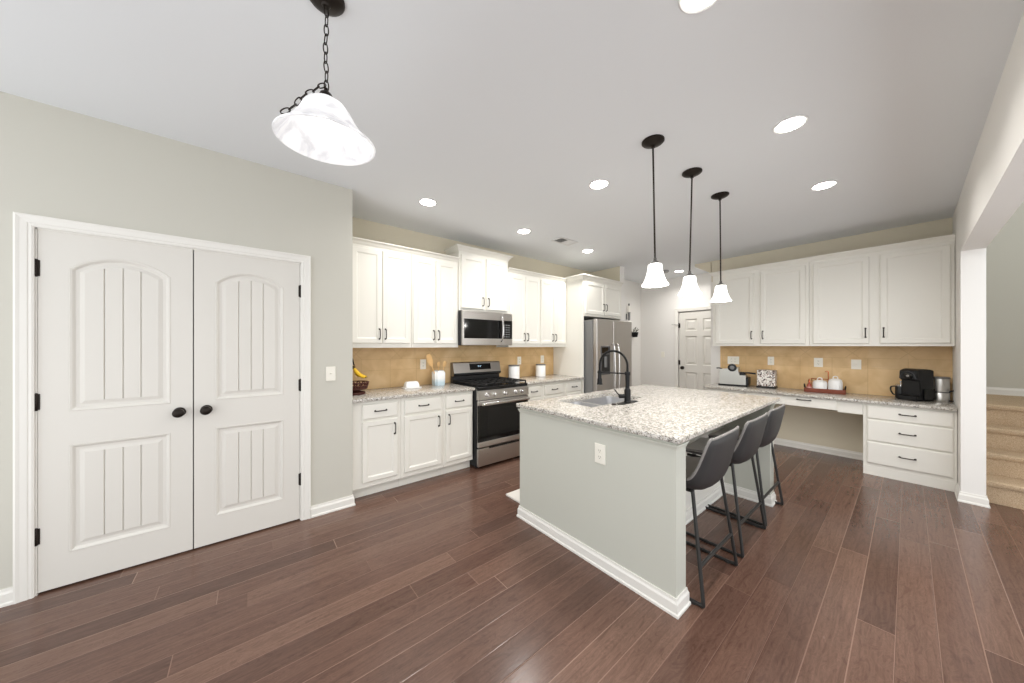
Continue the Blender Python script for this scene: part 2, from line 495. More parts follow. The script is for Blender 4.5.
BH = 0.088
def base_profile(t=0.013):
    return [(0, 0), (-t - 0.006, 0), (-t - 0.006, 0.012), (-t, 0.018), (-t, BH - 0.026), (-t * 0.55, BH - 0.014), (-t * 0.45, BH), (0, BH)]
def baseboard(bm, p0, p1, h=None, e0=0.0, e1=0.0):
    """run a skirting along p0->p1; the room is on the right-hand side of travel; e0/e1 mitre extensions"""
    a = Vector(p0); c = Vector(p1); d = (c - a).normalized(); nrm = Vector((d.y, -d.x))
    A, B = [], []
    z0 = h or 0.0
    for q, z in base_profile():
        A.append((*(a + nrm * -q - d * (-q) * e0), z + z0)); B.append((*(c + nrm * -q + d * (-q) * e1), z + z0))
    loops(bm, [A, B])
b = nb(); baseboard(b, (XB, WY), (-0.986, WY)); struct('baseboard_left', b, 'trim')
b = nb(); baseboard(b, (0.378, WY), (0.688, WY), e1=1); baseboard(b, (0.688, WY), (0.688, 3.14), e0=1); 
struct('baseboard_corner', b, 'trim')
b = nb(); baseboard(b, (RX, 1.365), (RX, 0.315)); struct('baseboard_desk', b, 'trim')
b = nb(); baseboard(b, (5.16, SY), (4.90, SY), e1=1); baseboard(b, (4.90, SY), (4.90, SB), e0=1, e1=1); baseboard(b, (4.90, SB), (5.04, SB), e0=1)
struct('baseboard_right', b, 'trim')
b = nb(); baseboard(b, (5.01, KY - 0.012), (HX, KY - 0.012)); baseboard(b, (HX, KY - 0.012), (HX, HD1 + 0.07)); struct('baseboard_hall', b, 'trim')
b = nb(); baseboard(b, (7.0, SB), (7.0, -1.65), 0.792); struct('baseboard_stair', b, 'trim')
b = nb(); baseboard(b, (4.885, 3.09), (5.01, 3.09), e1=1); struct('baseboard_alcove', b, 'trim')

def casing(name, x0, x1, z1, w, place):
    """moulded door casing in local XZ (front = -Y); place maps local to world"""
    b = nb()
    prof = [(0, 0), (0, -0.010), (0.008, -0.014), (0.018, -0.013), (0.022, -0.016), (w - 0.02, -0.018), (w - 0.008, -0.022), (w, -0.02), (w, 0)]
    ring = []
    for (cx, cz, sx, sz) in ((x0, 0, -1, 0), (x0, z1, -1, 1), (x1, z1, 1, 1), (x1, 0, 1, 0)):
        ring.append([place((cx + sx * u, y, cz + sz * u)) for u, y in prof])
    loops(b, ring)
    return struct(name, b, 'trim')
casing('trim_3', DX0 + 0.006, DX1 - 0.006, DZ - 0.006, 0.064, lambda p: (p[0], WY + p[1], p[2]))
casing('trim_4', HD0 + 0.0, HD1 - 0.0, HDZ, 0.064, lambda p: (HX + p[1], HD0 + HD1 - p[0], p[2]))

# ------------------------------------------------------------------ interior doors
def arch_loop(x0, x1, z0, zs, rise, ins, y, n=16):
    """rectangle with a segmental arch on top, inset by ins, at depth y"""
    half = (x1 - x0) / 2; cx = (x0 + x1) / 2
    pts = [(x0 + ins, y, z0 + ins), (x1 - ins, y, z0 + ins)]
    if rise <= 0:
        for k in range(n + 1):
            t = k / n; pts.append((x1 - ins + (x0 - x1 + 2 * ins) * t, y, zs - ins))
        return pts
    R = (half * half + rise * rise) / (2 * rise); cz = zs + rise - R
    r = R - ins; h = half - ins; a0 = math.asin(h / r)
    for k in range(n + 1):
        a = a0 - 2 * a0 * k / n
        pts.append((cx + r * math.sin(a), y, cz + r * math.cos(a)))
    return pts

def plank_door(name, x0, x1, z0, z1, y, hinge_left, knob_side):
    """camber-top two-panel plank door; front faces -Y at y"""
    T = 0.035; cxm = (x0 + x1) / 2
    px0, px1 = x0 + 0.105, x1 - 0.103
    panels = [(px0, px1, 1.005, 1.83, 0.085), (px0, px1, 0.195, 0.815, 0.0)]
    b = nb()
    box(b, x0, x1, y + 0.012, y + T, z0, z1)                                     # core
    box(b, x0, px0, y, y + 0.013, z0, z1); box(b, px1, x1, y, y + 0.013, z0, z1)     # stiles
    box(b, px0, px1, y, y + 0.013, z0, 0.195); box(b, px0, px1, y, y + 0.013, 0.815, 1.005)
    top = arch_loop(px0, px1, 1.005, 1.83, 0.085, 0, 0)[2:]
    prism(b, [(px1, z1)] + [(q[0], q[2]) for q in top] + [(px0, z1)], 1, y, y + 0.013)
    for (a0, a1, c0, c1, rise) in panels:
        ls = [arch_loop(a0, a1, c0, c1, rise, i, y + d) for i, d in
              ((0, 0.001), (0.004, -0.002), (0.012, 0.0005), (0.022, 0.0095), (0.036, 0.0105))]
        loops(b, ls, cap=False)
        ls = [arch_loop(a0, a1, c0, c1, rise, i, y + d) for i, d in ((0.036, 0.0105), (0.056, 0.004))]
        loops(b, ls, cap=False)
        # four planks with V grooves
        f0, f1 = a0 + 0.056, a1 - 0.056; n = 4; gw = 0.0035
        half = (a1 - a0) / 2; mx = (a0 + a1) / 2
        if rise > 0: R = (half * half + rise * rise) / (2 * rise); cz = c1 + rise - R
        def ztop(x):
            if rise <= 0: return c1 - 0.056
            r = R - 0.056; return cz + math.sqrt(max(r * r - (x - mx) ** 2, 0))
        for k in range(n):
            u0 = f0 + (f1 - f0) * k / n; u1 = f0 + (f1 - f0) * (k + 1) / n
            zb = c0 + 0.056
            def sect(e, yy):
                l = u0 + (e if k else 0); r_ = u1 - (e if k < n - 1 else 0)
                xs = [r_ + (l - r_) * t / 6 for t in range(7)]
                return [(l, yy, zb), (r_, yy, zb)] + [(xx, yy, ztop(xx)) for xx in xs]
            loops(b, [sect(0.0, y + 0.011), sect(0.001, y + 0.0085), sect(gw, y + 0.004)])
    d = struct(name, b, 'door')
    kx = x1 - 0.062 if knob_side > 0 else x0 + 0.062
    kb = nb()
    rot = Matrix.Rotation(PI / 2, 4, 'X')
    lathe(kb, [(0, 0), (0.031, 0), (0.031, 0.006), (0.024, 0.011), (0.012, 0.013), (0.011, 0.03), (0.021, 0.036), (0.029, 0.047), (0.0285, 0.058), (0.02, 0.066), (0, 0.068)],
          28, (kx, y, 0.945), True, rot)
    ob('knob', kb, 'bronze', d, True, label='oil-rubbed bronze round knob')
    hx = x0 - 0.004 if hinge_left else x1 + 0.004
    for hz in (0.325, 1.072, 1.815):
        hb = nb(); lathe(hb, [(0, -0.05), (0.004, -0.049), (0.0072, -0.045), (0.0072, 0.045), (0.004, 0.049), (0, 0.05)], 12, (hx, y - 0.004, hz))
        box(hb, hx - 0.012, hx + 0.012, y - 0.004, y + 0.0015, hz - 0.044, hz + 0.044, 0.001)
        ob('hinge', hb, 'bronze', d, True, label='dark bronze hinge')
    return d
plank_door('door_1', -0.915, -0.3015, 0.012, 2.034, WY + 0.004, True, 1)
plank_door('door_2', -0.2955, 0.304, 0.012, 2.034, WY + 0.004, False, -1)

# far six-panel door in the hall (faces -X)
def six_panel():
    b = nb(); w = HD1 - HD0 - 0.03; hh = 2.03; q = nb()
    def pl(p): return p
    box(b, 0, w, 0.0188, 0.035, 0, hh)
    xs = [0.0, 0.11, w / 2 - 0.05, w / 2 + 0.05, w - 0.11, w]
    zs = [0.0, 0.22, 0.86, 1.0, 1.56, 1.66, 1.89, hh]
    for i in range(5):
        for j in range(7):
            if i in (1, 3) and j in (1, 3, 5):
                ls = []
                for ins, d in ((0, 0.001), (0.012, 0.018), (0.026, 0.018), (0.055, 0.006)):
                    ls.append([(xs[i] + ins, d, zs[j] + ins), (xs[i + 1] - ins, d, zs[j] + ins), (xs[i + 1] - ins, d, zs[j + 1] - ins), (xs[i] + ins, d, zs[j + 1] - ins)])
                vs_ = loops(b, ls, cap=False); b.faces.new(vs_[-4:])
            else: box(b, xs[i], xs[i + 1], 0, 0.0195, zs[j], zs[j + 1])
    for v in b.verts:                       # local x -> -Y, local y -> +X
        x, y, z = v.co; v.co = (HX + 0.012 + y, HD1 - 0.015 - x, z + 0.008)
    bmesh.ops.recalc_face_normals(b, faces=b.faces[:])
    d = struct('door_3', b, 'door')
    k = nb(); rot = Matrix.Rotation(-PI / 2, 4, 'Y')
    lathe(k, [(0, 0), (0.031, 0), (0.031, 0.006), (0.012, 0.013), (0.011, 0.03), (0.027, 0.04), (0.029, 0.05), (0.02, 0.062), (0, 0.064)], 20, (HX + 0.012, HD1 - 0.08, 0.95), True, rot)
    ob('knob', k, 'bronze', d, True)
    for hz in (0.25, 1.05, 1.78):
        h = nb(); lathe(h, [(0, -0.05), (0.008, -0.048), (0.008, 0.048), (0, 0.05)], 10, (HX + 0.006, HD1 - 0.01, hz))
        box(h, HX + 0.004, HX + 0.013, HD1 - 0.035, HD1 + 0.012, hz - 0.045, hz + 0.045)
        ob('hinge', h, 'bronze', d, True)
    s = nb(); tube(s, [(HX - 0.004, HD1 - 0.01, 1.80), (HX - 0.03, HD1 + 0.02, 1.80), (HX - 0.04, HD1 + 0.10, 1.80)], 0.006, 8)
    lathe(s, [(0, 0), (0.012, 0), (0.012, 0.012), (0, 0.014)], 12, (HX - 0.04, HD1 + 0.1, 1.795))
    ob('door_stop', s, 'chrome', d, True)
six_panel()

# backsplashes
b = nb(); box(b, 0.69, 3.858, KY - 0.010, KY, 0.914, 1.372); box(b, 1.93, 2.70, KY - 0.010, KY, 1.372, 1.45); struct('trim_5', b, 'tile_b')
struct('trim_6', bx(RX - 0.010, RX, SY, 1.862, 0.80, 1.378), 'tile_r')

# ------------------------------------------------------------------ cabinets (local: x along, -y front, z up)
def panel_front(bm, x0, x1, z0, z1, y, t=0.02, rail=0.058, kind='door'):
    """overlay front whose outer face is at y-t; recessed centre for doors, flat with eased edge for drawers"""
    f = y - t
    def L(i, d): return [(x0 + i, d, z0 + i), (x1 - i, d, z0 + i), (x1 - i, d, z1 - i), (x0 + i, d, z1 - i)]
    if kind == 'door':
        loops(bm, [L(0, y), L(0, f + 0.005), L(0.006, f), L(rail - 0.012, f), L(rail - 0.006, f + 0.003), L(rail, f + 0.0075), L(rail + 0.02, f + 0.0085), L(rail + 0.028, f + 0.0085)])
    else:
        loops(bm, [L(0, y), L(0, f + 0.006), L(0.005, f + 0.0025), L(0.012, f)])

def pull(bm, c, length, vertical, out=0.028, r=0.0048):
    """bow pull standing off the front at c (x, y, z)"""
    h = length / 2; pts = []
    for u, d in ((-h, 0), (-h * 0.96, -out * 0.55), (-h * 0.8, -out * 0.9), (0, -out), (h * 0.8, -out * 0.9), (h * 0.96, -out * 0.55), (h, 0)):
        pts.append((c[0], c[1] + d, c[2] + u) if vertical else (c[0] + u, c[1] + d, c[2]))
    pp = smooth_path(pts, 4)
    tube(bm, pp, r, 8)
    for u in (-h, h):
        p = (c[0], c[1], c[2] + u) if vertical else (c[0] + u, c[1], c[2])
        lathe(bm, [(0, 0), (0.009, 0), (0.008, 0.004), (0.005, 0.007), (0, 0.007)], 10, p, True, Matrix.Rotation(PI / 2, 4, 'X'))

def add_front(root, x0, x1, z0, z1, y, kind, hpos=None, hvert=True, hl=0.1, rail=0.058):
    b = nb(); panel_front(b, x0, x1, z0, z1, y, kind='door' if kind == 'door' else 'drawer', rail=rail)
    f = ob(kind, b, 'cab', root)
    if hpos:
        h = nb(); pull(h, (hpos[0], y - 0.02, hpos[1]), hl, hvert); ob('handle', h, 'bronze', f, True, label='dark bronze bow pull')
    return f

def crown(bm, x0, x1, yf, z0, h=0.06, out=0.05, yb=0.0, left=True, right=True):
    """crown moulding round a cabinet top: front at yf, returns back to yb"""
    prof = [(0, 0), (0.004, 0), (0.008, h * 0.12), (0.012, h * 0.2), (out * 0.45, h * 0.48), (out * 0.8, h * 0.74), (out, h * 0.8), (out, h), (0, h)]
    ring = []
    for cx, cy, sx, sy in ((x0, yb, -1 if left else 0, 0), (x0, yf, -1 if left else 0, -1), (x1, yf, 1 if right else 0, -1), (x1, yb, 1 if right else 0, 0)):
        ring.append([(cx + sx * u, cy + sy * u, z0 + z) for u, z in prof])
    loops(bm, ring)

def carcass(bm, x0, x1, y0, y1, z0, z1, bev=0.0015): box(bm, x0, x1, y0, y1, z0, z1, bev)

def upper(name, label, loc, rz, w, d, h, doors, handle_side, ctop=None, cro=(0.06, 0.05, True, True), group=None, inset=0.028, gapz=(0.045, 0.042), hl=0.1, hz=0.095):
    """wall cabinet: origin at the wall, left bottom corner; front face frame at y=-d"""
    t = thing(name, label, 'cabinet', loc, rz, group)
    b = nb(); carcass(b, 0.0015, w - 0.0015, -d, -0.001, 0, h)
    ob('cabinet_box', b, 'cab', t)
    for (x0, x1), hs in zip(doors, handle_side):
        hx = x1 - 0.027 if hs > 0 else x0 + 0.027
        add_front(t, x0, x1, gapz[0], h - gapz[1], -d, 'door', (hx, gapz[0] + hz), True, hl)
    if cro:
        b = nb(); crown(b, 0, w, -d, h - 0.012, cro[0], cro[1], -0.001, cro[2], cro[3]); ob('crown_moulding', b, 'cab', t)
    return t

UD = 0.28
uz = 1.362
g_u = 'white wall cabinets along the range wall'
def pair(w, m=0.03, gap=0.006): return [(m, w / 2 - gap / 2), (w / 2 + gap / 2, w - m)]
upper('wall_cabinet', 'white two-door wall cabinet over the fruit bowl, at the pantry wall end', (0.69, KY, uz), 0, 0.668, UD, 1.03, [(0.065, 0.353), (0.359, 0.647)], (1, -1), cro=(0.05, 0.045, False, False), group=g_u)
upper('wall_cabinet', 'white two-door wall cabinet directly left of the raised one over the microwave', (1.358, KY, uz), 0, 0.575, UD, 1.03, [(0.014, 0.276), (0.283, 0.553)], (1, -1), cro=(0.05, 0.045, False, False), group=g_u)
upper('wall_cabinet', 'taller-standing white cabinet with heavier crown moulding above the microwave', (1.936, KY, 1.808), 0, 0.755, UD + 0.005, 0.725, pair(0.755, 0.03, 0.03), (1, -1), cro=(0.062, 0.05, True, True), gapz=(0.03, 0.05), group=g_u)
upper('wall_cabinet', 'white two-door wall cabinet just right of the microwave', (2.695, KY, uz), 0, 0.592, UD, 1.03, [(0.022, 0.300), (0.307, 0.582)], (1, -1), cro=(0.05, 0.045, False, False), group=g_u)
upper('wall_cabinet', 'white two-door wall cabinet next to the tall refrigerator panel', (3.288, KY, uz), 0, 0.571, UD, 1.03, [(0.013, 0.276), (0.283, 0.553)], (1, -1), cro=(0.05, 0.045, False, False), group=g_u)
# refrigerator surround: tall side panel and the cabinet over it
t = thing('refrigerator_cabinet', 'deep white two-door cabinet over the refrigerator with its full-height side panel', 'cabinet', (3.86, KY, 0))
b = nb(); box(b, 0.0, 0.02, -0.615, -0.001, 0, 2.40, 0.0015); ob('side_panel', b, 'cab', t)
b = nb(); box(b, 0.02, 1.017, -0.615, -0.001, 1.83, 2.40, 0.0015); ob('cabinet_box', b, 'cab', t)
for (x0, x1), hx in zip(((0.045, 0.512), (0.522, 0.99)), (0.484, 0.55)):
    add_front(t, x0, x1, 1.865, 2.355, -0.615, 'door', (hx, 1.985), True)
b = nb(); crown(b, 0, 1.017, -0.615, 2.388, 0.06, 0.05, -0.001, True, False); ob('crown_moulding', b, 'cab', t)

# base cabinets left of the range
def base_cab(name, label, loc, rz, w, d, h, fronts, toe=True, group=None, plinth=0.10):
    """fronts: (kind, x0, x1, z0, z1, hx, hz, vertical)"""
    t = thing(name, label, 'cabinet', loc, rz, group)
    b = nb(); carcass(b, 0.001, w - 0.001, -d, -0.001, plinth, h); ob('cabinet_box', b, 'cab', t)
    b = nb(); box(b, 0.001, w - 0.001, -d + (0.065 if toe else -0.002), -0.02, 0, plinth); ob('plinth', b, 'cab', t)
    for k, x0, x1, z0, z1, hx, hz, v in fronts:
        add_front(t, x0, x1, z0, z1, -d, k, (hx, hz) if hx is not None else None, v, 0.1, 0.052)
    return t
BD = 0.585; BT = 0.884
def bc(label, x0, x1, f0, f1, hside):
    w = x1 - x0; a, c = f0 - x0, f1 - x0
    hx = c - 0.032 if hside > 0 else a + 0.032
    return base_cab('base_cabinet', label, (x0, KY, 0), 0, w, BD, BT,
        [('drawer', a, c, 0.715, 0.85, (a + c) / 2, 0.785, False), ('door', a, c, 0.148, 0.695, hx, 0.60, True)], group='white base cabinets along the range wall')
bc('white base cabinet at the pantry wall end, below the fruit bowl', 0.69, 1.13, 0.778, 1.096, 1)
bc('wide white base cabinet below the butter dish, middle of three left of the range', 1.13, 1.58, 1.162, 1.551, 1)
bc('narrow white base cabinet against the left side of the range', 1.58, 1.945, 1.606, 1.925, -1)
bc('narrow white base cabinet against the right side of the range', 2.712, 3.04, 2.74, 3.005, 1)
bc('white base cabinet in the middle between the range and the refrigerator', 3.04, 3.47, 3.075, 3.44, 1)
bc('white base cabinet next to the tall refrigerator panel', 3.47, 3.858, 3.505, 3.84, -1)

def slab(x0, x1, y0, y1, z0, z1):
    return bx(x0, x1, y0, y1, z0, z1, bev=0.005, seg=2)
tag(ob('granite_countertop', slab(0.692, 1.945, 3.042, KY - 0.011, 0.884, 0.914), 'granite', smooth=True), 'speckled granite countertop left of the range under the butter dish', 'countertop')
tag(ob('granite_countertop', slab(2.712, 3.858, 3.042, KY - 0.011, 0.884, 0.914), 'granite', smooth=True), 'speckled granite countertop between the range and the refrigerator panel', 'countertop')
tag(ob('granite_desktop', slab(5.115, RX - 0.011, SY + 0.003, 1.885, 0.77, 0.80), 'granite', smooth=True), 'lower granite desk worktop along the right wall under the coffee maker', 'countertop')

# desk wall cabinets: local x runs along -Y, front faces -X
RZ = -PI / 2
def ry(y): return 1.86 - y          # local x of a world Y, for an origin at Y = 1.86
def rdoors(o, lst): return [(o - a, o - c) for a, c in lst]
upper('wall_cabinet', 'white two-door wall cabinet above the espresso machine on the desk wall', (RX, 1.858, 1.378), RZ, 1.08, 0.335, 1.06, rdoors(1.858, ((1.812, 1.342), (1.27, 0.812))), (1, -1), cro=(0.055, 0.04, True, False), group='white wall cabinets over the desk', gapz=(0.03, 0.05), hz=0.12)
upper('wall_cabinet', 'white two-door wall cabinet above the black coffee maker on the desk wall', (RX, 0.778, 1.378), RZ, 1.07, 0.335, 1.06, rdoors(0.778, ((0.742, 0.277), (0.197, -0.265))), (1, -1), cro=(0.055, 0.04, False, False), group='white wall cabinets over the desk', gapz=(0.03, 0.05), hz=0.12)
DD = 0.57; DT = 0.77
base_cab('desk_drawer_cabinet', 'white three-drawer desk cabinet below the black coffee maker', (RX, 0.31, 0), RZ, 0.602, DD, DT,
    [('drawer', 0.03, 0.58, 0.605, 0.745, 0.305, 0.68, False), ('drawer', 0.03, 0.58, 0.368, 0.595, 0.305, 0.485, False), ('drawer', 0.03, 0.58, 0.128, 0.358, 0.305, 0.245, False)],
    toe=False, group='white desk cabinets', plinth=0.095)
base_cab('desk_drawer_cabinet', 'white three-drawer desk cabinet at the hall end, mostly hidden behind the island', (RX, 1.86, 0), RZ, 0.47, DD, DT,
    [('drawer', 0.02, 0.44, 0.605, 0.745, 0.23, 0.68, False), ('drawer', 0.02, 0.44, 0.368, 0.595, 0.23, 0.485, False), ('drawer', 0.02, 0.44, 0.128, 0.358, 0.23, 0.245, False)],
    toe=False, group='white desk cabinets', plinth=0.095)
t = thing('pencil_drawer_unit', 'shallow white pencil drawer hung under the granite desk over the knee space', 'drawer', (RX, 1.39, 0.0), RZ)
b = nb(); box(b, 0.001, 1.079, -DD + 0.0, -0.05, 0.65, DT - 0.001, 0.001); box(b, 0.885, 1.079, -DD - 0.003, -DD + 0.004, 0.632, DT - 0.001, 0.001); ob('apron', b, 'cab', t)
b = nb(); loops(b, [[(x0, y, z0), (x1, y, z0), (x1, y, z1), (x0, y, z1)] for x0, x1, z0, z1, y in ((0.02, 0.878, 0.655, 0.766, -DD), (0.02, 0.878, 0.648, 0.766, -DD - 0.014), (0.026, 0.872, 0.654, 0.76, -DD - 0.02))])
f = ob('drawer', b, 'cab', t)
h = nb(); pull(h, (0.60, -DD - 0.02, 0.733), 0.12, False); ob('handle', h, 'bronze', f, True, label='dark bronze bow pull')

# ------------------------------------------------------------------ island
IX0, IX1, IY0, IY1 = 1.695, 3.60, 0.752, 1.985
t = thing('kitchen_island', 'pale greige kitchen island with end walls and white skirting', 'island', ((IX0 + IX1) / 2, 1.37, 0))
o0 = Vector(t.location)
def loc_bm(bm):
    for v in bm.verts: v.co -= o0
    return bm
b = nb(); box(b, IX0, 1.812, IY0, IY1, 0, 0.872); ob('end_wall', loc_bm(b), 'island', t)
b = nb(); box(b, 3.485, IX1, IY0, IY1, 0, 0.872); ob('end_wall', loc_bm(b), 'island', t)
b = nb(); box(b, 1.812, 3.485, 1.10, 1.95, 0.0, 0.70); box(b, 1.812, 2.0, 1.10, 1.95, 0.70, 0.872); box(b, 2.85, 3.485, 1.10, 1.95, 0.70, 0.872); box(b, 2.0, 2.85, 1.10, 1.12, 0.70, 0.872); box(b, 2.0, 2.85, 1.93, 1.95, 0.70, 0.872)
ob('cabinet_box', loc_bm(b), 'cab', t)
b = nb()
baseboard(b, (IX0, IY1), (IX0, IY0), e0=1, e1=1); baseboard(b, (IX0, IY0), (1.812, IY0), e0=1, e1=1); baseboard(b, (1.812, IY0), (1.812, 1.10), e0=1, e1=-1)
baseboard(b, (1.812, 1.10), (3.485, 1.10), e0=-1, e1=-1); baseboard(b, (3.485, 1.10), (3.485, IY0), e0=-1, e1=1); baseboard(b, (3.485, IY0), (IX1, IY0), e0=1, e1=1)
baseboard(b, (IX1, IY0), (IX1, IY1), e0=1, e1=1); baseboard(b, (1.812, IY1), (IX0, IY1), e0=0, e1=1)
for v in b.verts: v.co.x, v.co.y = v.co.x, v.co.y
ob('skirting', loc_bm(b), 'trim', t)
b = nb()                                         # small moulding under the counter, round both end walls
def cove(bm, p0, p1, e0, e1):
    a = Vector(p0); c = Vector(p1); d = (c - a).normalized(); nrm = Vector((d.y, -d.x)); A, B = [], []
    for q, z in ((0, 0.846), (0.003, 0.846), (0.005, 0.855), (0.011, 0.866), (0.012, 0.8735), (0, 0.8735)):
        A.append((*(a + nrm * q - d * q * e0), z)); B.append((*(c + nrm * q + d * q * e1), z))
    loops(bm, [A, B])
cove(b, (IX0, IY1), (IX0, IY0), 1, 1); cove(b, (IX0, IY0), (1.812, IY0), 1, 1); cove(b, (3.485, 1.1), (3.485, IY0), 0, 1); cove(b, (3.485, IY0), (IX1, IY0), 1, 1); cove(b, (1.812, IY0), (1.812, 1.10), 1, 0)
box(b, IX0, 1.812, IY0, IY1, 0.8725, 0.8835); box(b, 3.485, IX1, IY0, IY1, 0.8725, 0.8835); box(b, 1.812, 3.485, 1.10, 1.12, 0.8725, 0.8835); box(b, 1.812, 3.485, 1.93, 1.95, 0.8725, 0.8835)
ob('counter_moulding', loc_bm(b), 'island', t)

# island granite with the sink cut out
SX0, SX1, SY0, SY1 = 2.025, 2.768, 1.518, 1.888
def granite_with_hole():
    x0, x1, y0, y1, z0, z1 = 1.680, 3.715, 0.727, 2.02, 0.884, 0.914
    t_ = bmesh.new()
    def rr(a, c, d, e, r, n=5):
        pts = []
        for cx, cy, s in ((c - r, e - r, 0), (a + r, e - r, 1), (a + r, d + r, 2), (c - r, d + r, 3)):
            for k in range(n + 1):
                q = PI / 2 * (s + k / n); pts.append((cx + r * math.cos(q), cy + r * math.sin(q)))
        return pts
    ou = rr(x0, x1, y0, y1, 0.012); inn = rr(SX0, SX1, SY0, SY1, 0.03); e = 0.005
    def ins(p, d): 
        return [(min(max(x, x0 + d), x1 - d), min(max(y, y0 + d), y1 - d)) for x, y in p]
    ls = [[(x, y, z0) for x, y in inn], [(x, y, z0) for x, y in ins(ou, e)], [(x, y, z0 + e) for x, y in ou], [(x, y, z1 - e) for x, y in ou],
          [(x, y, z1) for x, y in ins(ou, e)], [(x, y, z1) for x, y in inn], [(x, y, z0) for x, y in inn]]
    b_ = nb(); loops(b_, ls, cap=False); bmesh.ops.remove_doubles(b_, verts=b_.verts[:], dist=1e-5); t_.free(); return b_
tag(ob('island_countertop', granite_with_hole(), 'granite', smooth=True), 'large speckled granite island top with the sink cut out', 'countertop')

# sink
t = thing('kitchen_sink', 'double-bowl stainless sink set into the island top', 'sink', (2.4, 1.705, 0.70))
def bowl(x0, x1, y0, y1, zt, zb):
    b_ = nb(); ls = []
    def rect(i, z, n=5, r=0.045):
        a, c, d, e = x0 + i, x1 - i, y0 + i, y1 - i; pts = []
        for cx, cy, s in ((c - r, e - r, 0), (a + r, e - r, 1), (a + r, d + r, 2), (c - r, d + r, 3)):
            for k in range(n + 1):
                q = PI / 2 * (s + k / n); pts.append((cx + r * math.cos(q) - 2.4, cy + r * math.sin(q) - 1.705, z - 0.70))
        return pts
    ls = [rect(-0.012, zt - 0.014), rect(-0.012, zt), rect(0, zt), rect(0.006, zt - 0.02), rect(0.012, zb + 0.03), rect(0.035, zb)]
    loops(b_, ls, cap=False)
    f = b_.verts[-24:]; b_.faces.new(f)
    lathe(b_, [(0, 0.003), (0.03, 0.003), (0.042, 0.0005), (0.042, 0.0)], 20, ((x0 + x1) / 2 - 2.4, (y0 + y1) / 2 - 1.705, zb - 0.70))
    return b_
ob('bowl', bowl(2.03, 2.28, 1.523, 1.883, 0.883, 0.72), 'sink_steel', t, True)
ob('bowl', bowl(2.312, 2.765, 1.523, 1.883, 0.883, 0.705), 'sink_steel', t, True)
b = nb(); box(b, 2.2825 - 2.4, 2.3095 - 2.4, 1.535 - 1.705, 1.875 - 1.705, 0.150, 0.1835, 0.006, 2); ob('bowl_divider', b, 'chrome', t, True)

# faucet
t = thing('kitchen_faucet', 'matte black spring-neck faucet standing on the island top behind the sink', 'faucet', (2.405, 1.455, 0.914))
b = nb(); pl = []
for k in range(24):
    a = 2 * PI * k / 24; ex = 0.10 if math.cos(a) > 0 else -0.10
    pl.append((ex + 0.03 * math.cos(a), 0.03 * math.sin(a)))
prism(b, pl, 2, 0, 0.006); ob('deck_plate', b, 'black', t)
b = nb(); lathe(b, [(0, 0.005), (0.029, 0.005), (0.029, 0.012), (0.025, 0.016), (0.025, 0.105), (0.021, 0.115), (0.017, 0.12), (0.017, 0.225), (0.022, 0.228), (0.022, 0.252), (0.016, 0.256), (0, 0.256)], 24); ob('faucet_body', b, 'black', t, True)
ax = Vector((-0.06, 0.228)); rad = ax.length / 2; u = ax.normalized()
arc = [(0, 0, 0.25), (0, 0, 0.29)]
for k in range(1, 24):
    a = PI * k / 24; s = rad - rad * math.cos(a); arc.append((u.x * s, u.y * s, 0.30 + 0.125 * math.sin(a)))
arc += [(ax.x, ax.y, 0.29), (ax.x, ax.y, 0.255)]
b = nb(); tube(b, arc, 0.0085, 12)
pts = [Vector(p) for p in arc]                                   # coil of the spring neck
acc = [0]
for p, q in zip(pts, pts[1:]): acc.append(acc[-1] + (q - p).length)
N = 70
for k in range(N):
    s = acc[-1] * (k + 0.5) / N; i = max(j for j in range(len(acc)) if acc[j] <= s); i = min(i, len(pts) - 2)
    d = (pts[i + 1] - pts[i]).normalized(); c = pts[i] + d * (s - acc[i])
    lathe(b, [(0.0085, -0.0018), (0.0112, 0), (0.0085, 0.0018)], 10, c, False, d.to_track_quat('Z', 'Y').to_matrix().to_4x4())
ob('spring_neck', b, 'black', t, True)
b = nb(); lathe(b, [(0, 0.255), (0.013, 0.255), (0.0155, 0.245), (0.0155, 0.19), (0.02, 0.18), (0.021, 0.15), (0.024, 0.14), (0.024, 0.134), (0, 0.134)], 20, (ax.x, ax.y, 0)); ob('spray_head', b, 'black', t, True)
b = nb(); tube(b, [(0, 0, 0.24), (ax.x * 0.5, ax.y * 0.5, 0.24), (ax.x * 0.93, ax.y * 0.93, 0.24)], 0.006, 10); lathe(b, [(0.016, 0), (0.02, 0), (0.02, 0.014), (0.016, 0.014)], 16, (ax.x, ax.y, 0.233), False); ob('holder_arm', b, 'black', t, True)
b = nb(); tube(b, [(-0.015, 0.015, 0.055), (-0.055, 0.04, 0.055)], 0.017, 14); tube(b, [(-0.05, 0.037, 0.06), (-0.065, 0.047, 0.075), (-0.09, 0.062, 0.112)], 0.005, 8); ob('lever', b, 'black', t, True)
b = nb(); lathe(b, [(0, 0), (0.021, 0), (0.021, 0.004), (0.015, 0.008), (0.015, 0.012), (0, 0.013)], 20)
tag(ob('air_switch_button', b, 'bronze', smooth=True, loc=(2.235, 1.47, 0.914)), 'small dark round button on the island top in front of the sink', 'button')

# floor mat by the sink
b = nb(); box(b, 0, 1.1, 0, 0.28, 0, 0.02, 0.008, 2)
tag(ob('floor_mat', b, 'whitemat', smooth=True, loc=(1.826, 2.062, 0.0)), 'white cushioned floor mat on the sink side of the island', 'mat')

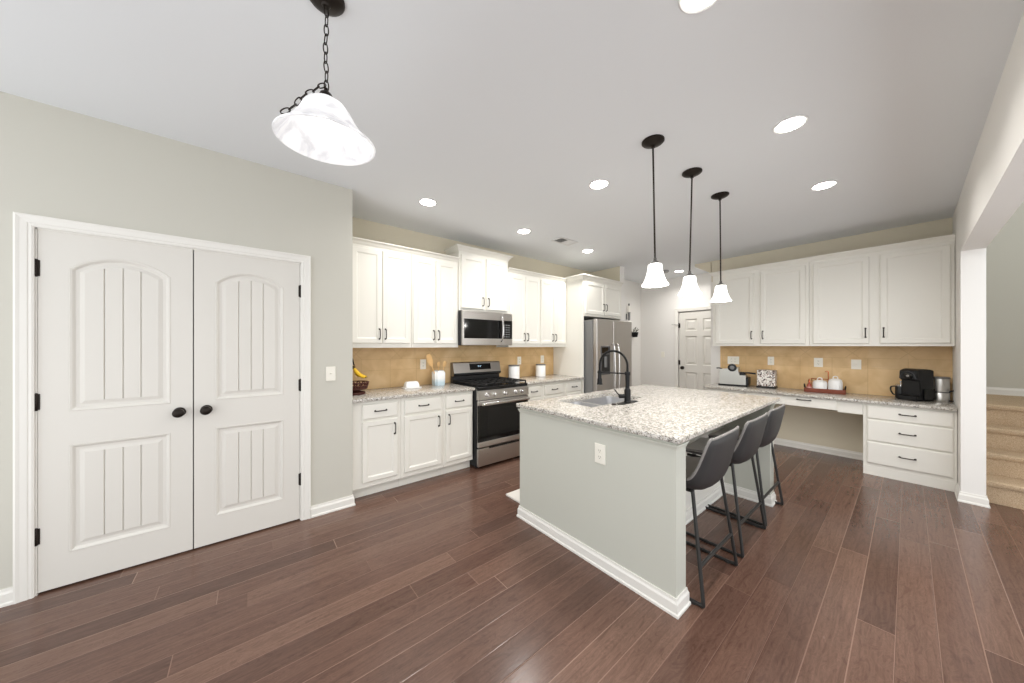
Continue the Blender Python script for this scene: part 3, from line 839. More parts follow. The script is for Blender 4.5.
# ------------------------------------------------------------------ range
RW = 0.752
t = thing('gas_range', 'freestanding stainless gas range with black oven window', 'range', (1.953, KY - 0.012, 0))
b = nb(); box(b, 0.0, RW, -0.635, -0.02, 0.025, 0.885, 0.002)
for x in (0.05, RW - 0.05):
    for y in (-0.58, -0.08): lathe(b, [(0, 0), (0.02, 0), (0.02, 0.03), (0, 0.03)], 12, (x, y, 0))
ob('range_body', b, P('range_side', (44, 45, 47), 0.4, 0.5), t)
b = nb(); box(b, 0.004, RW - 0.004, -0.672, -0.64, 0.245, 0.305, 0.006, 2); box(b, 0.004, RW - 0.004, -0.672, -0.64, 0.715, 0.765, 0.006, 2); box(b, 0.008, RW - 0.008, -0.65, -0.635, 0.25, 0.76); dd = ob('oven_door', b, 'steel', t)
b = nb(); box(b, 0.004, RW - 0.004, -0.668, -0.651, 0.305, 0.715, 0.003); ob('oven_glass', b, 'blackgloss', dd)
b = nb(); box(b, 0.13, RW - 0.13, -0.6695, -0.666, 0.375, 0.66, 0.001); ob('oven_window', b, P('oven_window', (14, 14, 15), 0.15), dd)
b = nb(); tube(b, [(0.03, -0.715, 0.735), (RW - 0.03, -0.715, 0.735)], 0.0135, 16)
box(b, 0.03, RW - 0.03, -0.725, -0.71, 0.718, 0.752, 0.006, 2)
for x in (0.06, RW - 0.06): box(b, x - 0.015, x + 0.015, -0.715, -0.668, 0.724, 0.746, 0.004)
ob('oven_handle', b, 'chrome', dd, True)
b = nb(); box(b, 0.004, RW - 0.004, -0.668, -0.635, 0.035, 0.232, 0.005, 2); d2 = ob('storage_drawer', b, 'steel', t)
b = nb(); box(b, 0.15, RW - 0.15, -0.6695, -0.66, 0.216, 0.234, 0.002); ob('grip_shade_strip', b, 'gap', d2)  # dark strip painted for the shade of a grip recess
b = nb(); prism(b, [(-0.635, 0.775), (-0.675, 0.775), (-0.668, 0.872), (-0.64, 0.886), (-0.60, 0.886), (-0.60, 0.775)], 0, 0.002, RW - 0.002); cp = ob('control_panel', b, 'steel', t)
for fx in (0.155, 0.295, 0.5, 0.715, 0.845):
    b = nb(); rot = Matrix.Rotation(PI / 2 - 0.07, 4, 'X')
    lathe(b, [(0, 0), (0.027, 0), (0.027, 0.005), (0.021, 0.008), (0.0195, 0.03), (0.016, 0.034), (0, 0.034)], 22, (RW * fx, -0.671, 0.825), True, rot)
    box(b, RW * fx - 0.004, RW * fx + 0.004, -0.711, -0.69, 0.805, 0.846, 0.0015)
    ob('knob', b, 'chrome', cp, True)
b = nb(); box(b, 0.0, RW, -0.655, -0.06, 0.884, 0.916, 0.006, 2); ck = ob('cooktop', b, P('cooktop_enamel', (22, 22, 23), 0.2), t)
for bx_, by_, r in ((0.17, -0.5, 0.05), (0.17, -0.22, 0.04), (0.595, -0.5, 0.05), (0.595, -0.22, 0.04), (0.38, -0.36, 0.045)):
    b = nb(); lathe(b, [(0, 0.914), (r + 0.012, 0.914), (r + 0.012, 0.92), (r * 0.8, 0.924), (r * 0.8, 0.932), (r * 0.55, 0.936), (0, 0.936)], 20, (bx_, by_, 0)); ob('burner', b, 'iron', ck, True)
for k in range(3):
    x0 = 0.012 + k * 0.248; x1 = x0 + 0.242; b = nb(); s = 0.006; zt = 0.952
    for x in (x0 + s, x1 - s, (x0 + x1) / 2): box(b, x - s, x + s, -0.625, -0.085, zt - 0.014, zt, 0.002)
    for y in (-0.62, -0.49, -0.355, -0.22, -0.09): box(b, x0, x1, y - s, y + s, zt - 0.014, zt, 0.002)
    for x in (x0 + s, x1 - s):
        for y in (-0.62, -0.09): box(b, x - s, x + s, y - s, y + s, 0.914, zt - 0.01)
    ob('grate', b, 'iron', ck)
b = nb(); box(b, 0.02, RW, -0.06, -0.001, 0.884, 1.0, 0.003); ob('backguard_riser', b, P('riser_black', (40, 40, 42), 0.3), t)
b = nb(); prism(b, [(-0.001, 0.995), (-0.066, 0.995), (-0.092, 1.012), (-0.092, 1.034), (-0.062, 1.158), (-0.05, 1.168), (-0.001, 1.168)], 0, 0.02, RW); bg = ob('backguard', b, 'steel_dark', t)
b = nb(); prism(b, [(-0.091, 1.006), (-0.0955, 1.012), (-0.0955, 1.034), (-0.091, 1.034)], 0, 0.02, RW); ob('backguard_strip', b, 'blackplastic', bg)
b = nb(); e = 0.0012
def face_y(z): return -0.092 + (z - 1.034) * 0.03 / 0.124
prism(b, [(face_y(1.068) - e, 1.068), (face_y(1.146) - e, 1.146), (-0.055, 1.146), (-0.07, 1.068)], 0, 0.26, 0.59); ob('display', b, 'blackgloss', bg)
b = nb()
for dx in (0.385, 0.398, 0.415, 0.428):
    for z in (1.104, 1.111, 1.118): prism(b, [(face_y(z) - 0.002, z), (face_y(z + 0.0022) - 0.002, z + 0.0022), (-0.06, z + 0.0022), (-0.06, z)], 0, dx, dx + 0.009)
ob('clock_digits', b, 'led', bg)

# ------------------------------------------------------------------ microwave
t = thing('microwave', 'stainless over-the-range microwave under the raised cabinet', 'microwave', (1.937, KY - 0.001, 1.388))
MW, MH, MD = 0.752, 0.418, 0.345
b = nb(); box(b, 0.001, MW - 0.001, -MD, -0.001, 0, MH - 0.001, 0.003); ob('microwave_body', b, P('microwave_case', (70, 70, 72), 0.4, 0.5), t)
b = nb(); box(b, 0.0, MW * 0.79, -MD - 0.032, -MD, 0.0, 0.085, 0.004, 2); box(b, 0.0, MW * 0.79, -MD - 0.032, -MD, 0.315, MH - 0.003, 0.004, 2); box(b, 0, 0.022, -MD - 0.032, -MD, 0.08, 0.32, 0.003); dr = ob('microwave_door', b, 'steel', t)
b = nb(); box(b, 0.02, MW * 0.79, -MD - 0.0325, -MD - 0.002, 0.083, 0.317, 0.002); ob('door_glass', b, 'blackgloss', dr)
b = nb(); pts = smooth_path([(MW * 0.755, -MD - 0.03, 0.05), (MW * 0.752, -MD - 0.065, 0.09), (MW * 0.75, -MD - 0.08, 0.2), (MW * 0.752, -MD - 0.065, 0.33), (MW * 0.755, -MD - 0.03, 0.37)], 6)
tube(b, pts, 0.012, 12); ob('door_handle', b, 'chrome', dr, True)
b = nb(); x0 = MW * 0.79 + 0.002
box(b, x0, MW, -MD - 0.032, -MD, 0.0, 0.083, 0.004, 2); box(b, x0, MW, -MD - 0.032, -MD, 0.317, MH - 0.003, 0.004, 2); box(b, x0 + 0.004, MW - 0.004, -MD - 0.02, -MD, 0.07, 0.33); cpn = ob('control_surround', b, 'steel', t)
b = nb(); box(b, x0, MW, -MD - 0.0315, -MD - 0.021, 0.083, 0.317, 0.002); kp = ob('keypad', b, 'blackgloss', cpn)
b = nb()
for r in range(6):
    for c in range(3): box(b, MW * 0.815 + c * 0.036, MW * 0.815 + c * 0.036 + 0.02, -MD - 0.0322, -MD - 0.03, 0.105 + r * 0.03, 0.115 + r * 0.03)
ob('key_marks', b, P('key_print', (150, 152, 155), 0.5), kp)

# ------------------------------------------------------------------ refrigerator
t = thing('refrigerator', 'stainless side-by-side refrigerator with a water dispenser in its alcove', 'refrigerator', (3.902, KY - 0.02, 0))
FW, FH = 0.935, 1.775
b = nb(); box(b, 0.0, FW, -0.735, 0, 0.03, FH - 0.01, 0.004); box(b, 0.03, FW - 0.03, -0.70, -0.03, 0, 0.03); ob('refrigerator_body', b, 'steel_side', t)
xm = 0.415
b = nb(); box(b, 0.0, xm - 0.003, -0.815, -0.742, 0.06, FH, 0.014, 3); d1 = ob('door', b, 'steel_v', t)
b = nb(); box(b, xm + 0.003, FW, -0.815, -0.742, 0.06, FH, 0.014, 3); d2 = ob('door', b, 'steel_v', t)
for dd_, x in ((d1, xm - 0.055), (d2, xm + 0.06)):
    b = nb(); tube(b, smooth_path([(x, -0.815, 0.62), (x, -0.865, 0.66), (x, -0.878, 0.98), (x, -0.865, 1.36), (x, -0.815, 1.40)], 6), 0.0135, 12); ob('handle', b, 'chrome', dd_, True)
b = nb(); box(b, 0.085, 0.325, -0.8185, -0.80, 0.95, 1.38, 0.004); dp = ob('dispenser', b, P('dispenser_frame', (108, 108, 110), 0.3, 0.8), d1)
b = nb(); box(b, 0.105, 0.305, -0.8205, -0.81, 0.98, 1.25, 0.003); ob('dispenser_recess', b, 'blackplastic', dp)
b = nb(); box(b, 0.105, 0.305, -0.8205, -0.81, 1.27, 1.36, 0.002); ob('dispenser_panel', b, 'blackgloss', dp)
b = nb(); box(b, 0.165, 0.225, -0.835, -0.818, 1.06, 1.22, 0.006); ob('dispenser_paddle', b, 'steel_side', dp)

# ------------------------------------------------------------------ bar stools
def stool(label, loc):
    t = thing('bar_stool', label, 'bar stool', loc, 0, 'grey bucket bar stools at the island')
    # centre-line profile (y, z, half width, wing) from seat front to top of back
    prof = [(0.215, 0.578, 0.185, 0.0), (0.20, 0.594, 0.205, 0.008), (0.12, 0.590, 0.216, 0.03), (0.03, 0.580, 0.222, 0.05), (-0.06, 0.572, 0.226, 0.075),
            (-0.14, 0.574, 0.228, 0.085), (-0.198, 0.605, 0.230, 0.075), (-0.228, 0.66, 0.232, 0.058), (-0.245, 0.73, 0.231, 0.044), (-0.256, 0.80, 0.234, 0.03), (-0.263, 0.858, 0.232, 0.018), (-0.266, 0.892, 0.221, 0.008)]
    prof = [(y, z - 0.010 - (0.006 if y < -0.1 and z < 0.62 else 0), hw + 0.012, wg) for y, z, hw, wg in prof]
    cy = [p[0] for p in prof]; nU = 16; n = len(prof)
    # tangent for the up-curl direction
    surf = []
    for i, (y, z, hw, wing) in enumerate(prof):
        a = prof[max(i - 1, 0)]; c = prof[min(i + 1, n - 1)]
        ty, tz = c[0] - a[0], c[1] - a[1]; L = math.hypot(ty, tz); ny, nz = tz / L, -ty / L      # inward normal (forward / up)
        if nz < 0 and ny < 0: ny, nz = -ny, -nz
        row = []
        for k in range(nU + 1):
            u_ = -1 + 2 * k / nU; s = abs(u_) ** 3.0
            row.append(Vector((hw * u_ * (1 - 0.06 * s), y + ny * wing * s, z + nz * wing * s)))
        surf.append(row)
    def normal(i, k):
        du = surf[i][min(k + 1, nU)] - surf[i][max(k - 1, 0)]; dv = surf[min(i + 1, n - 1)][k] - surf[max(i - 1, 0)][k]
        nn = du.cross(dv); return nn.normalized()
    T = 0.015
    for part, sgn, mat in (('seat_shell', -1, 'leather'), ('seat_pad', 1, 'leather_in')):
        b = nb(); A = [[b.verts.new(p) for p in r] for r in surf]
        B = [[b.verts.new(surf[i][k] + normal(i, k) * T * sgn * (0.35 if (i in (0, n - 1) or k in (0, nU)) else 1.0)) for k in range(nU + 1)] for i in range(n)]
        for i in range(n - 1):
            for k in range(nU):
                b.faces.new((A[i][k], A[i][k + 1], A[i + 1][k + 1], A[i + 1][k])); b.faces.new((B[i][k], B[i + 1][k], B[i + 1][k + 1], B[i][k + 1]))
        for i in range(n - 1):
            for k in (0, nU): b.faces.new((A[i][k], A[i + 1][k], B[i + 1][k], B[i][k]))
        for k in range(nU):
            for i in (0, n - 1): b.faces.new((A[i][k], A[i][k + 1], B[i][k + 1], B[i][k]))
        bmesh.ops.recalc_face_normals(b, faces=b.faces[:])
        bmesh.ops.subdivide_edges(b, edges=b.edges[:], cuts=1, smooth=0.6, use_grid_fill=True)
        o = ob(part, b, mat, t, True)
    edge = [surf[i][0] for i in range(n)] + surf[n - 1][1:] + [surf[i][nU] for i in range(n - 2, -1, -1)] + list(reversed(surf[0][:-1]))[:-1]
    b = nb(); tube(b, smooth_path(edge + [edge[0]], 3)[:-1], 0.0075, 8, True); ob('piping', b, P('piping_grey', (134, 131, 128), 0.5) if 'piping_grey' not in bpy.data.materials else bpy.data.materials['piping_grey'], t, True)
    b = nb()
    for x in (-0.14, 0.14): tube(b, [(x, 0.15, 0.55), (x, -0.14, 0.55)], 0.010, 10)
    for y in (-0.12, 0.12): tube(b, [(-0.14, y, 0.55), (0.14, y, 0.55)], 0.010, 10)
    ob('seat_frame', b, 'stool_metal', t, True)
    R = 0.0098
    for x in (-1, 1):
        for y in (-1, 1):
            top = Vector((x * 0.208, y * 0.165, 0.585)); foot = Vector((x * 0.256, y * 0.236, 0.035)); b = nb()
            pts = [top, top.lerp(foot, 0.5), foot, Vector((x * 0.258, y * 0.23, 0.015)), Vector((x * 0.258, y * 0.2, R))]
            tube(b, smooth_path(pts, 4), R, 10); ob('leg', b, 'stool_metal', t, True)
        b = nb(); tube(b, [(x * 0.258, -0.20, R), (x * 0.258, 0.20, R)], R, 10)
        for y in (-0.19, 0.19): lathe(b, [(0, 0), (0.014, 0), (0.014, 0.012), (0, 0.014)], 10, (x * 0.258, y, 0))
        ob('runner', b, 'stool_metal', t, True)
    for y, z in ((-1, 0.2), (1, 0.2)):
        f = (0.585 - z) / 0.55; xx = 0.208 + 0.048 * f; yy = 0.165 + 0.071 * f
        b = nb(); tube(b, [(-xx, y * yy, z), (xx, y * yy, z)], 0.009, 10); ob('stretcher', b, 'stool_metal', t, True)
    return t
s1 = stool('grey bucket bar stool nearest the island corner, closest to the camera', (2.108, 0.918, 0))
dup(s1, (2.745, 0.918, 0), 'grey bucket bar stool in the middle of the three at the island')
dup(s1, (3.315, 0.925, 0), 'grey bucket bar stool at the desk end of the island, farthest of three')

# ------------------------------------------------------------------ lights
def area(name, loc, size, power, parent=None, rot=(0, 0, 0), spread=PI, color=(1, 0.97, 0.93)):
    l = bpy.data.lights.new(name, 'AREA'); l.shape = 'DISK'; l.size = size; l.energy = power; l.color = color; l.spread = spread
    o = bpy.data.objects.new(name, l); COL.objects.link(o); o.location = loc; o.rotation_euler = rot
    if parent: o.parent = parent
    return o
def can(label, x, y):
    t = thing('recessed_light', label, 'ceiling light', (x, y, CZ), 0, 'round recessed lights in the kitchen ceiling')
    b = nb(); lathe(b, [(0.068, -0.001), (0.084, -0.001), (0.0845, -0.004), (0.079, -0.008), (0.068, -0.006)], 36, cap=False)
    ob('trim_ring', b, 'vent', t, True)
    b = nb(); lathe(b, [(0, -0.020), (0.02, -0.0192), (0.04, -0.0165), (0.058, -0.011), (0.069, -0.0045), (0.069, -0.001), (0, -0.001)], 36); ob('lens', b, 'glow', t, True)
    area('can_light', (0, 0, -0.026), 0.13, CAN_POWER * (1.1 if y > 2.5 and x > 5 else 1.0), t, spread=math.radians(150))
    return t
for lab, x, y in (('recessed light over the base cabinets at the pantry end, first along the range wall', 1.297, 2.85), ('recessed light in front of the range, second along the range wall', 2.504, 2.857),
                  ('recessed light beside the ceiling vent, nearest the refrigerator', 3.733, 2.88), ('lone recessed light in the middle, between range row and pendants', 2.262, 1.63),
                  ('large-looking recessed light in the desk-side row, middle one of three', 2.553, 0.454), ('recessed light in the desk-side row, nearest the desk cabinets', 3.745, 0.447),
                  ('recessed light cut by the top edge of the photo', 1.335, 0.492), ('recessed light in the hall ceiling, glowing behind the pendants', 6.03, 2.62)):
    can(lab, x, y)

def pendant(label, x, y, tilt=(0, 0)):
    t = thing('pendant_light', label, 'pendant light', (x, y, CZ), 0, 'bell-shade pendants over the island')
    b = nb(); lathe(b, [(0, -0.001), (0.07, -0.001), (0.07, -0.008), (0.064, -0.014), (0.06, -0.015), (0.05, -0.022), (0.03, -0.028), (0.012, -0.034), (0.012, -0.045), (0, -0.045)], 30); ob('canopy', b, 'bronze', t, True)
    zb = -0.967; dx, dy = tilt
    b = nb(); tube(b, [(0, 0, -0.04), (dx, dy, -0.785)], 0.0058, 10); ob('rod', b, 'bronze', t, True)
    b = nb(); lathe(b, [(0, -0.77), (0.009, -0.772), (0.011, -0.79), (0.034, -0.806), (0.036, -0.815), (0, -0.815)], 20, (dx, dy, 0)); ob('socket_cap', b, P('pewter', (98, 96, 94), 0.35, 0.8) if 'pewter' not in bpy.data.materials else bpy.data.materials['pewter'], t, True)
    pr = [(0.034, -0.811), (0.043, -0.817), (0.045, -0.835), (0.048, -0.86), (0.054, -0.885), (0.062, -0.91), (0.072, -0.932), (0.084, -0.948), (0.083, -0.953), (0.078, -0.949), (0.067, -0.93), (0.057, -0.908), (0.05, -0.883), (0.044, -0.858), (0.041, -0.835), (0.034, -0.82)]
    b = nb(); lathe(b, pr, 32, (dx, dy, 0), False); ob('glass_shade', b, 'shade', t, True, label='lit white frosted bell shade')
    b = nb(); lathe(b, [(0, -0.83), (0.013, -0.835), (0.015, -0.86), (0.026, -0.885), (0.029, -0.905), (0.022, -0.918), (0, -0.925)], 18, (dx, dy, 0)); ob('bulb', b, 'bulb', t, True)
    l = bpy.data.lights.new('pendant_bulb_light', 'POINT'); l.energy = PENDANT_POWER; l.shadow_soft_size = 0.03; l.color = (1, 0.97, 0.93)
    o = bpy.data.objects.new('pendant_bulb_light', l); COL.objects.link(o); o.location = (dx, dy, -0.945); o.parent = t
    return t
pendant('bell-shade pendant nearest the camera, first of the three over the island', 2.063, 1.063, (0.012, -0.008))
pendant('bell-shade pendant in the middle of the three over the island', 2.667, 1.061, (-0.014, 0.012))
pendant('bell-shade pendant nearest the desk wall, last of the three', 3.27, 1.065, (0.006, -0.004))

# dome pendant hanging by the pantry doors
t = thing('dome_pendant_light', 'wide alabaster dome pendant hanging on a chain by the pantry doors', 'pendant light', (0.228, 1.425, CZ))
b = nb(); lathe(b, [(0, -0.001), (0.066, -0.001), (0.066, -0.006), (0.06, -0.014), (0.04, -0.024), (0.016, -0.03), (0.012, -0.036), (0, -0.036)], 32); ob('canopy', b, 'bronze', t, True)
def link(bm, p, q, twist, r=0.0022, w=0.009):
    p = Vector(p); q = Vector(q); d = (q - p).normalized(); s = d.orthogonal().normalized(); s = Matrix.Rotation(twist, 3, d) @ s
    c = (p + q) / 2; L = (q - p).length / 2 + r * 1.6; pts = []
    for k in range(16):
        a = 2 * PI * k / 16; pts.append(c + d * L * math.cos(a) + s * w * math.sin(a) * (1 if abs(math.sin(a)) < 0.9 else 0.95))
    tube(bm, pts, r, 6, True)
b = nb(); lo = 0.009; z = -0.036; k = 0
while z > -0.33:
    link(b, (0.002 * math.sin(k), 0, z), (0.002 * math.sin(k + 1), 0, z - 0.036), k * PI / 2 + 0.4); z -= 0.036; k += 1
ob('chain', b, 'bronze', t, True)
zt = z
cap = nb(); lathe(cap, [(0, zt + 0.01), (0.006, zt + 0.008), (0.008, zt - 0.004), (0.02, zt - 0.014), (0.027, zt - 0.03), (0.03, zt - 0.05), (0.0, zt - 0.05)], 24); ob('socket_cap', cap, 'bronze', t, True)
DR = 0.174; rim_z = -0.556
prof = [(0.028, rim_z + 0.155), (0.05, rim_z + 0.15), (0.07, rim_z + 0.135), (0.088, rim_z + 0.108), (0.105, rim_z + 0.075), (0.128, rim_z + 0.043), (0.148, rim_z + 0.02), (0.168, rim_z + 0.006), (DR, rim_z), (DR - 0.001, rim_z - 0.005), (DR - 0.007, rim_z - 0.006),
        (DR - 0.012, rim_z - 0.001), (0.150, rim_z + 0.013), (0.125, rim_z + 0.036), (0.101, rim_z + 0.069), (0.084, rim_z + 0.102), (0.066, rim_z + 0.128), (0.048, rim_z + 0.143), (0.028, rim_z + 0.148)]
tiltm = Matrix.Translation((0, 0, rim_z + 0.15)) @ Matrix.Rotation(math.radians(3.0), 4, Vector((0.776, -0.6307, 0))) @ Matrix.Translation((0, 0, -rim_z - 0.15))
b = nb(); lathe(b, prof, 56, (0, 0, 0), False, tiltm); ob('glass_dome', b, 'dome', t, True, label='lit white alabaster glass dome')
b = nb(); lathe(b, [(0, rim_z + 0.13), (0.014, rim_z + 0.125), (0.017, rim_z + 0.10), (0.028, rim_z + 0.078), (0.03, rim_z + 0.06), (0.022, rim_z + 0.04), (0, rim_z + 0.032)], 20); ob('bulb', b, 'bulb', t, True)
# spare chain draped over the dome towards the left
b = nb(); dirv = Vector((-1.0, -0.38, 0)).normalized()
drape = [(0.004, zt + 0.02), (0.022, zt + 0.006), (0.036, zt - 0.022), (0.06, rim_z + 0.152), (0.088, rim_z + 0.118), (0.107, rim_z + 0.083), (0.132, rim_z + 0.05), (0.156, rim_z + 0.025), (0.178, rim_z + 0.004)]
dp_ = smooth_path([tuple((tiltm if r > 0.05 else Matrix()) @ Vector((dirv.x * r, dirv.y * r, zz))) for r, zz in drape], 6)
acc = [0]
for p, q in zip(dp_, dp_[1:]): acc.append(acc[-1] + (q - p).length)
def at(s):
    s = min(max(s, 0), acc[-1] - 1e-6); i = max(j for j in range(len(acc)) if acc[j] <= s); i = min(i, len(dp_) - 2)
    return dp_[i] + (dp_[i + 1] - dp_[i]).normalized() * (s - acc[i])
s = 0; k = 0
while s + 0.036 <= acc[-1]: link(b, at(s), at(s + 0.036), k * PI / 2 + 0.5, 0.0022, 0.0075); s += 0.036; k += 1
ob('spare_chain', b, 'bronze', t, True)
l = bpy.data.lights.new('dome_bulb_light', 'POINT'); l.energy = DOME_POWER; l.shadow_soft_size = 0.03; l.color = (1, 0.97, 0.93)
o = bpy.data.objects.new('dome_bulb_light', l); COL.objects.link(o); o.location = (0, 0, rim_z + 0.015); o.parent = t

# ceiling vent and smoke detector
t = thing('ceiling_vent', 'white slotted air vent in the ceiling over the range aisle', 'vent', (3.155, 2.80, CZ), 0)
b = nb()
for x0, x1, y0, y1 in ((-0.165, 0.165, -0.09, -0.065), (-0.165, 0.165, 0.065, 0.09), (-0.165, -0.135, -0.065, 0.065), (0.135, 0.165, -0.065, 0.065)): box(b, x0, x1, y0, y1, -0.009, -0.001, 0.002)
ob('frame', b, 'vent', t)
ob('dark_backing', bx(-0.136, 0.136, -0.066, 0.066, -0.0022, -0.0005), 'vent_in', t)  # flat dark sheet behind the slats, no open shaft
for k in range(16):
    b = nb(); x = -0.128 + k * 0.0165; d = 0.007 if x < 0 else -0.011
    prism(b, [(x, -0.009), (x + 0.0015, -0.009), (x + 0.0015 + d, -0.003), (x + d, -0.003)], 1, -0.066, 0.066); ob('slat', b, 'vent', t)
b = nb(); lathe(b, [(0, -0.001), (0.06, -0.001), (0.062, -0.02), (0.052, -0.036), (0.03, -0.04), (0, -0.04)], 24)
tag(ob('smoke_detector', b, P('detector_grey', (150, 150, 150), 0.5), smooth=True, loc=(5.80, 2.76, CZ)), 'small round grey smoke detector on the hall ceiling', 'smoke detector')

# ------------------------------------------------------------------ plates on walls
def plate(name, label, loc, rz, kind, gang=1, group=None, w=0.072, h=0.118):
    t = thing(name, label, 'outlet' if 'outlet' in name else 'light switch', loc, rz, group); W_ = w + (gang - 1) * 0.046
    b = nb(); box(b, -W_ / 2, W_ / 2, -0.006, -0.0003, -h / 2, h / 2, 0.0025, 2); ob('cover_plate', b, 'plate', t)
    for g_ in range(gang):
        x = (g_ - (gang - 1) / 2) * 0.046; b = nb()
        if kind == 'outlet':
            for s in (-1, 1):
                lathe(b, [(0, 0), (0.0165, 0), (0.0165, 0.002), (0, 0.002)], 18, (x, -0.006, s * 0.0195), True, Matrix.Rotation(PI / 2, 4, 'X'))
            o_ = ob('receptacle', b, 'plate', t); b = nb()
            for s in (-1, 1):
                for dx in (-0.006, 0.006): box(b, x + dx - 0.0012, x + dx + 0.0012, -0.0087, -0.0075, s * 0.0195 - 0.002, s * 0.0195 + 0.007)
                lathe(b, [(0, 0), (0.0025, 0), (0.0025, 0.0007), (0, 0.0007)], 8, (x, -0.008, s * 0.0195 - 0.008), True, Matrix.Rotation(PI / 2, 4, 'X'))
            ob('slots', b, 'slot', o_)
        else:
            box(b, x - 0.005, x + 0.005, -0.0075, -0.0055, -0.012, 0.012); prism(b, [(-0.007, -0.004), (-0.017, 0.006), (-0.016, 0.010), (-0.007, 0.006)], 0, x - 0.0038, x + 0.0038); ob('toggle', b, 'plate', t)
    return t
plate('light_switch', 'ivory light switch on the pantry wall beside the double doors', (0.52, WY, 1.15), 0, 'switch')
gr = 'wall outlets on the tan backsplash'
TY = KY - 0.010; TX = RX - 0.010
plate('wall_outlet', 'ivory outlet on the tan backsplash above the butter dish', (1.607, TY, 1.16), 0, 'outlet', 1, gr)
plate('wall_outlet', 'ivory outlet on the tan backsplash behind the canister beside the range', (3.12, TY, 1.16), 0, 'outlet', 1, gr)
plate('wall_outlet', 'ivory outlet on the tan backsplash behind the canister nearer the refrigerator', (3.60, TY, 1.168), 0, 'outlet', 1, gr)
plate('wall_outlet', 'double-width ivory plate on the backsplash above the espresso machine', (TX, 1.685, 1.16), RZ, 'outlet', 2, gr, 0.105)
plate('wall_outlet', 'ivory outlet on the backsplash above the mottled tin', (TX, 1.228, 1.167), RZ, 'outlet', 1, gr)
plate('wall_outlet', 'ivory plate on the backsplash above the wooden tray', (TX, 0.736, 1.165), RZ, 'outlet', 1, gr, 0.085)
plate('light_switch', 'ivory switch plate on the backsplash between the tray and coffee maker', (TX, 0.40, 1.155), RZ, 'switch', 1, gr, 0.085)
plate('wall_outlet', 'ivory outlet on the near end wall of the island', (IX0, 1.212, 0.71), RZ, 'outlet', 1, None, 0.078, 0.122)
plate('light_switch', 'pale switch plate on the hall wall left of the far door', (HX, 3.18, 1.2), RZ, 'switch', 1, None)

# ------------------------------------------------------------------ things on the range-wall counter
CT = 0.914
t = thing('fruit_bowl', 'dark woven pedestal fruit bowl with a banana hook, half behind the pantry wall', 'bowl', (0.79, 3.37, CT))
b = nb(); lathe(b, [(0, 0), (0.085, 0), (0.088, 0.006), (0.085, 0.022), (0.05, 0.03), (0.035, 0.045), (0.05, 0.05), (0.09, 0.055), (0.095, 0.05), (0.1, 0.05), (0.1, 0.058), (0, 0.06)], 28); ob('foot', b, 'wicker', t, True)
b = nb()
for z, r in ((0.06, 0.1), (0.085, 0.108), (0.115, 0.116)): tube(b, [(r * math.cos(2 * PI * k / 32), r * math.sin(2 * PI * k / 32), z) for k in range(32)], 0.006, 8, True)
for k in range(14):
    a = 2 * PI * k / 14
    for da in (0.22, -0.22):
        tube(b, [(0.1 * math.cos(a - da), 0.1 * math.sin(a - da), 0.06), (0.11 * math.cos(a), 0.11 * math.sin(a), 0.087), (0.116 * math.cos(a + da), 0.116 * math.sin(a + da), 0.115)], 0.0045, 6)
ob('woven_rim', b, 'wicker', t, True)
b = nb(); tube(b, smooth_path([(-0.085, 0.03, 0.05), (-0.09, 0.035, 0.2), (-0.085, 0.035, 0.33), (-0.06, 0.02, 0.37), (-0.03, 0.0, 0.345), (-0.017, 0.0, 0.29), (-0.008, 0, 0.283)], 6), 0.006, 10); ob('banana_hook', b, 'black', t, True)
t = thing('banana_bunch', 'ripe yellow bananas hanging from the hook over the woven bowl', 'bananas', (0.775, 3.37, CT + 0.275))
b = nb(); lathe(b, [(0, 0.006), (0.012, 0.0), (0.014, -0.02), (0.01, -0.03), (0, -0.032)], 12); ob('stem', b, 'banana_tip', t, True)
for k, (a, l) in enumerate(((-0.75, 0.15), (-0.25, 0.17), (0.25, 0.165), (0.75, 0.15))):
    dx, dy = math.cos(a), math.sin(a) ; b = nb()
    pts = smooth_path([(0, 0, -0.02), (0.02 * dx, 0.02 * dy, -0.05), (0.045 * dx, 0.045 * dy, -0.08), (0.075 * dx, 0.075 * dy, -0.1), (0.112 * dx, 0.112 * dy, -0.112)], 5); n = len(pts)
    tube(b, pts, 0.016, 8, False, [0.005 + 0.0105 * math.sin(PI * min(1, 0.08 + 0.9 * i / (n - 1))) ** 0.6 for i in range(n)]); ba = ob('banana', b, 'banana', t, True)
    e = Vector(pts[-1]); b = nb(); lathe(b, [(0, -0.006), (0.006, -0.004), (0.005, 0.006), (0, 0.008)], 8, e); ob('tip', b, 'banana_tip', ba, True)

t = thing('butter_dish', 'white covered butter dish on the counter left of the utensil crock', 'butter dish', (1.39, 3.48, CT))
b = nb(); box(b, -0.095, 0.095, -0.055, 0.055, 0, 0.01, 0.004, 2); ob('tray', b, 'white', t, True)
b = nb(); loops(b, [[(sx * x, sy * y, z) for sx, sy in ((-1, -1), (1, -1), (1, 1), (-1, 1))] for x, y, z in ((0.078, 0.042, 0.01), (0.072, 0.037, 0.05), (0.058, 0.028, 0.072), (0.05, 0.022, 0.075))])
bmesh.ops.bevel(b, geom=b.edges[:], offset=0.005, segments=2, affect='EDGES'); ob('lid', b, 'white', t, True)

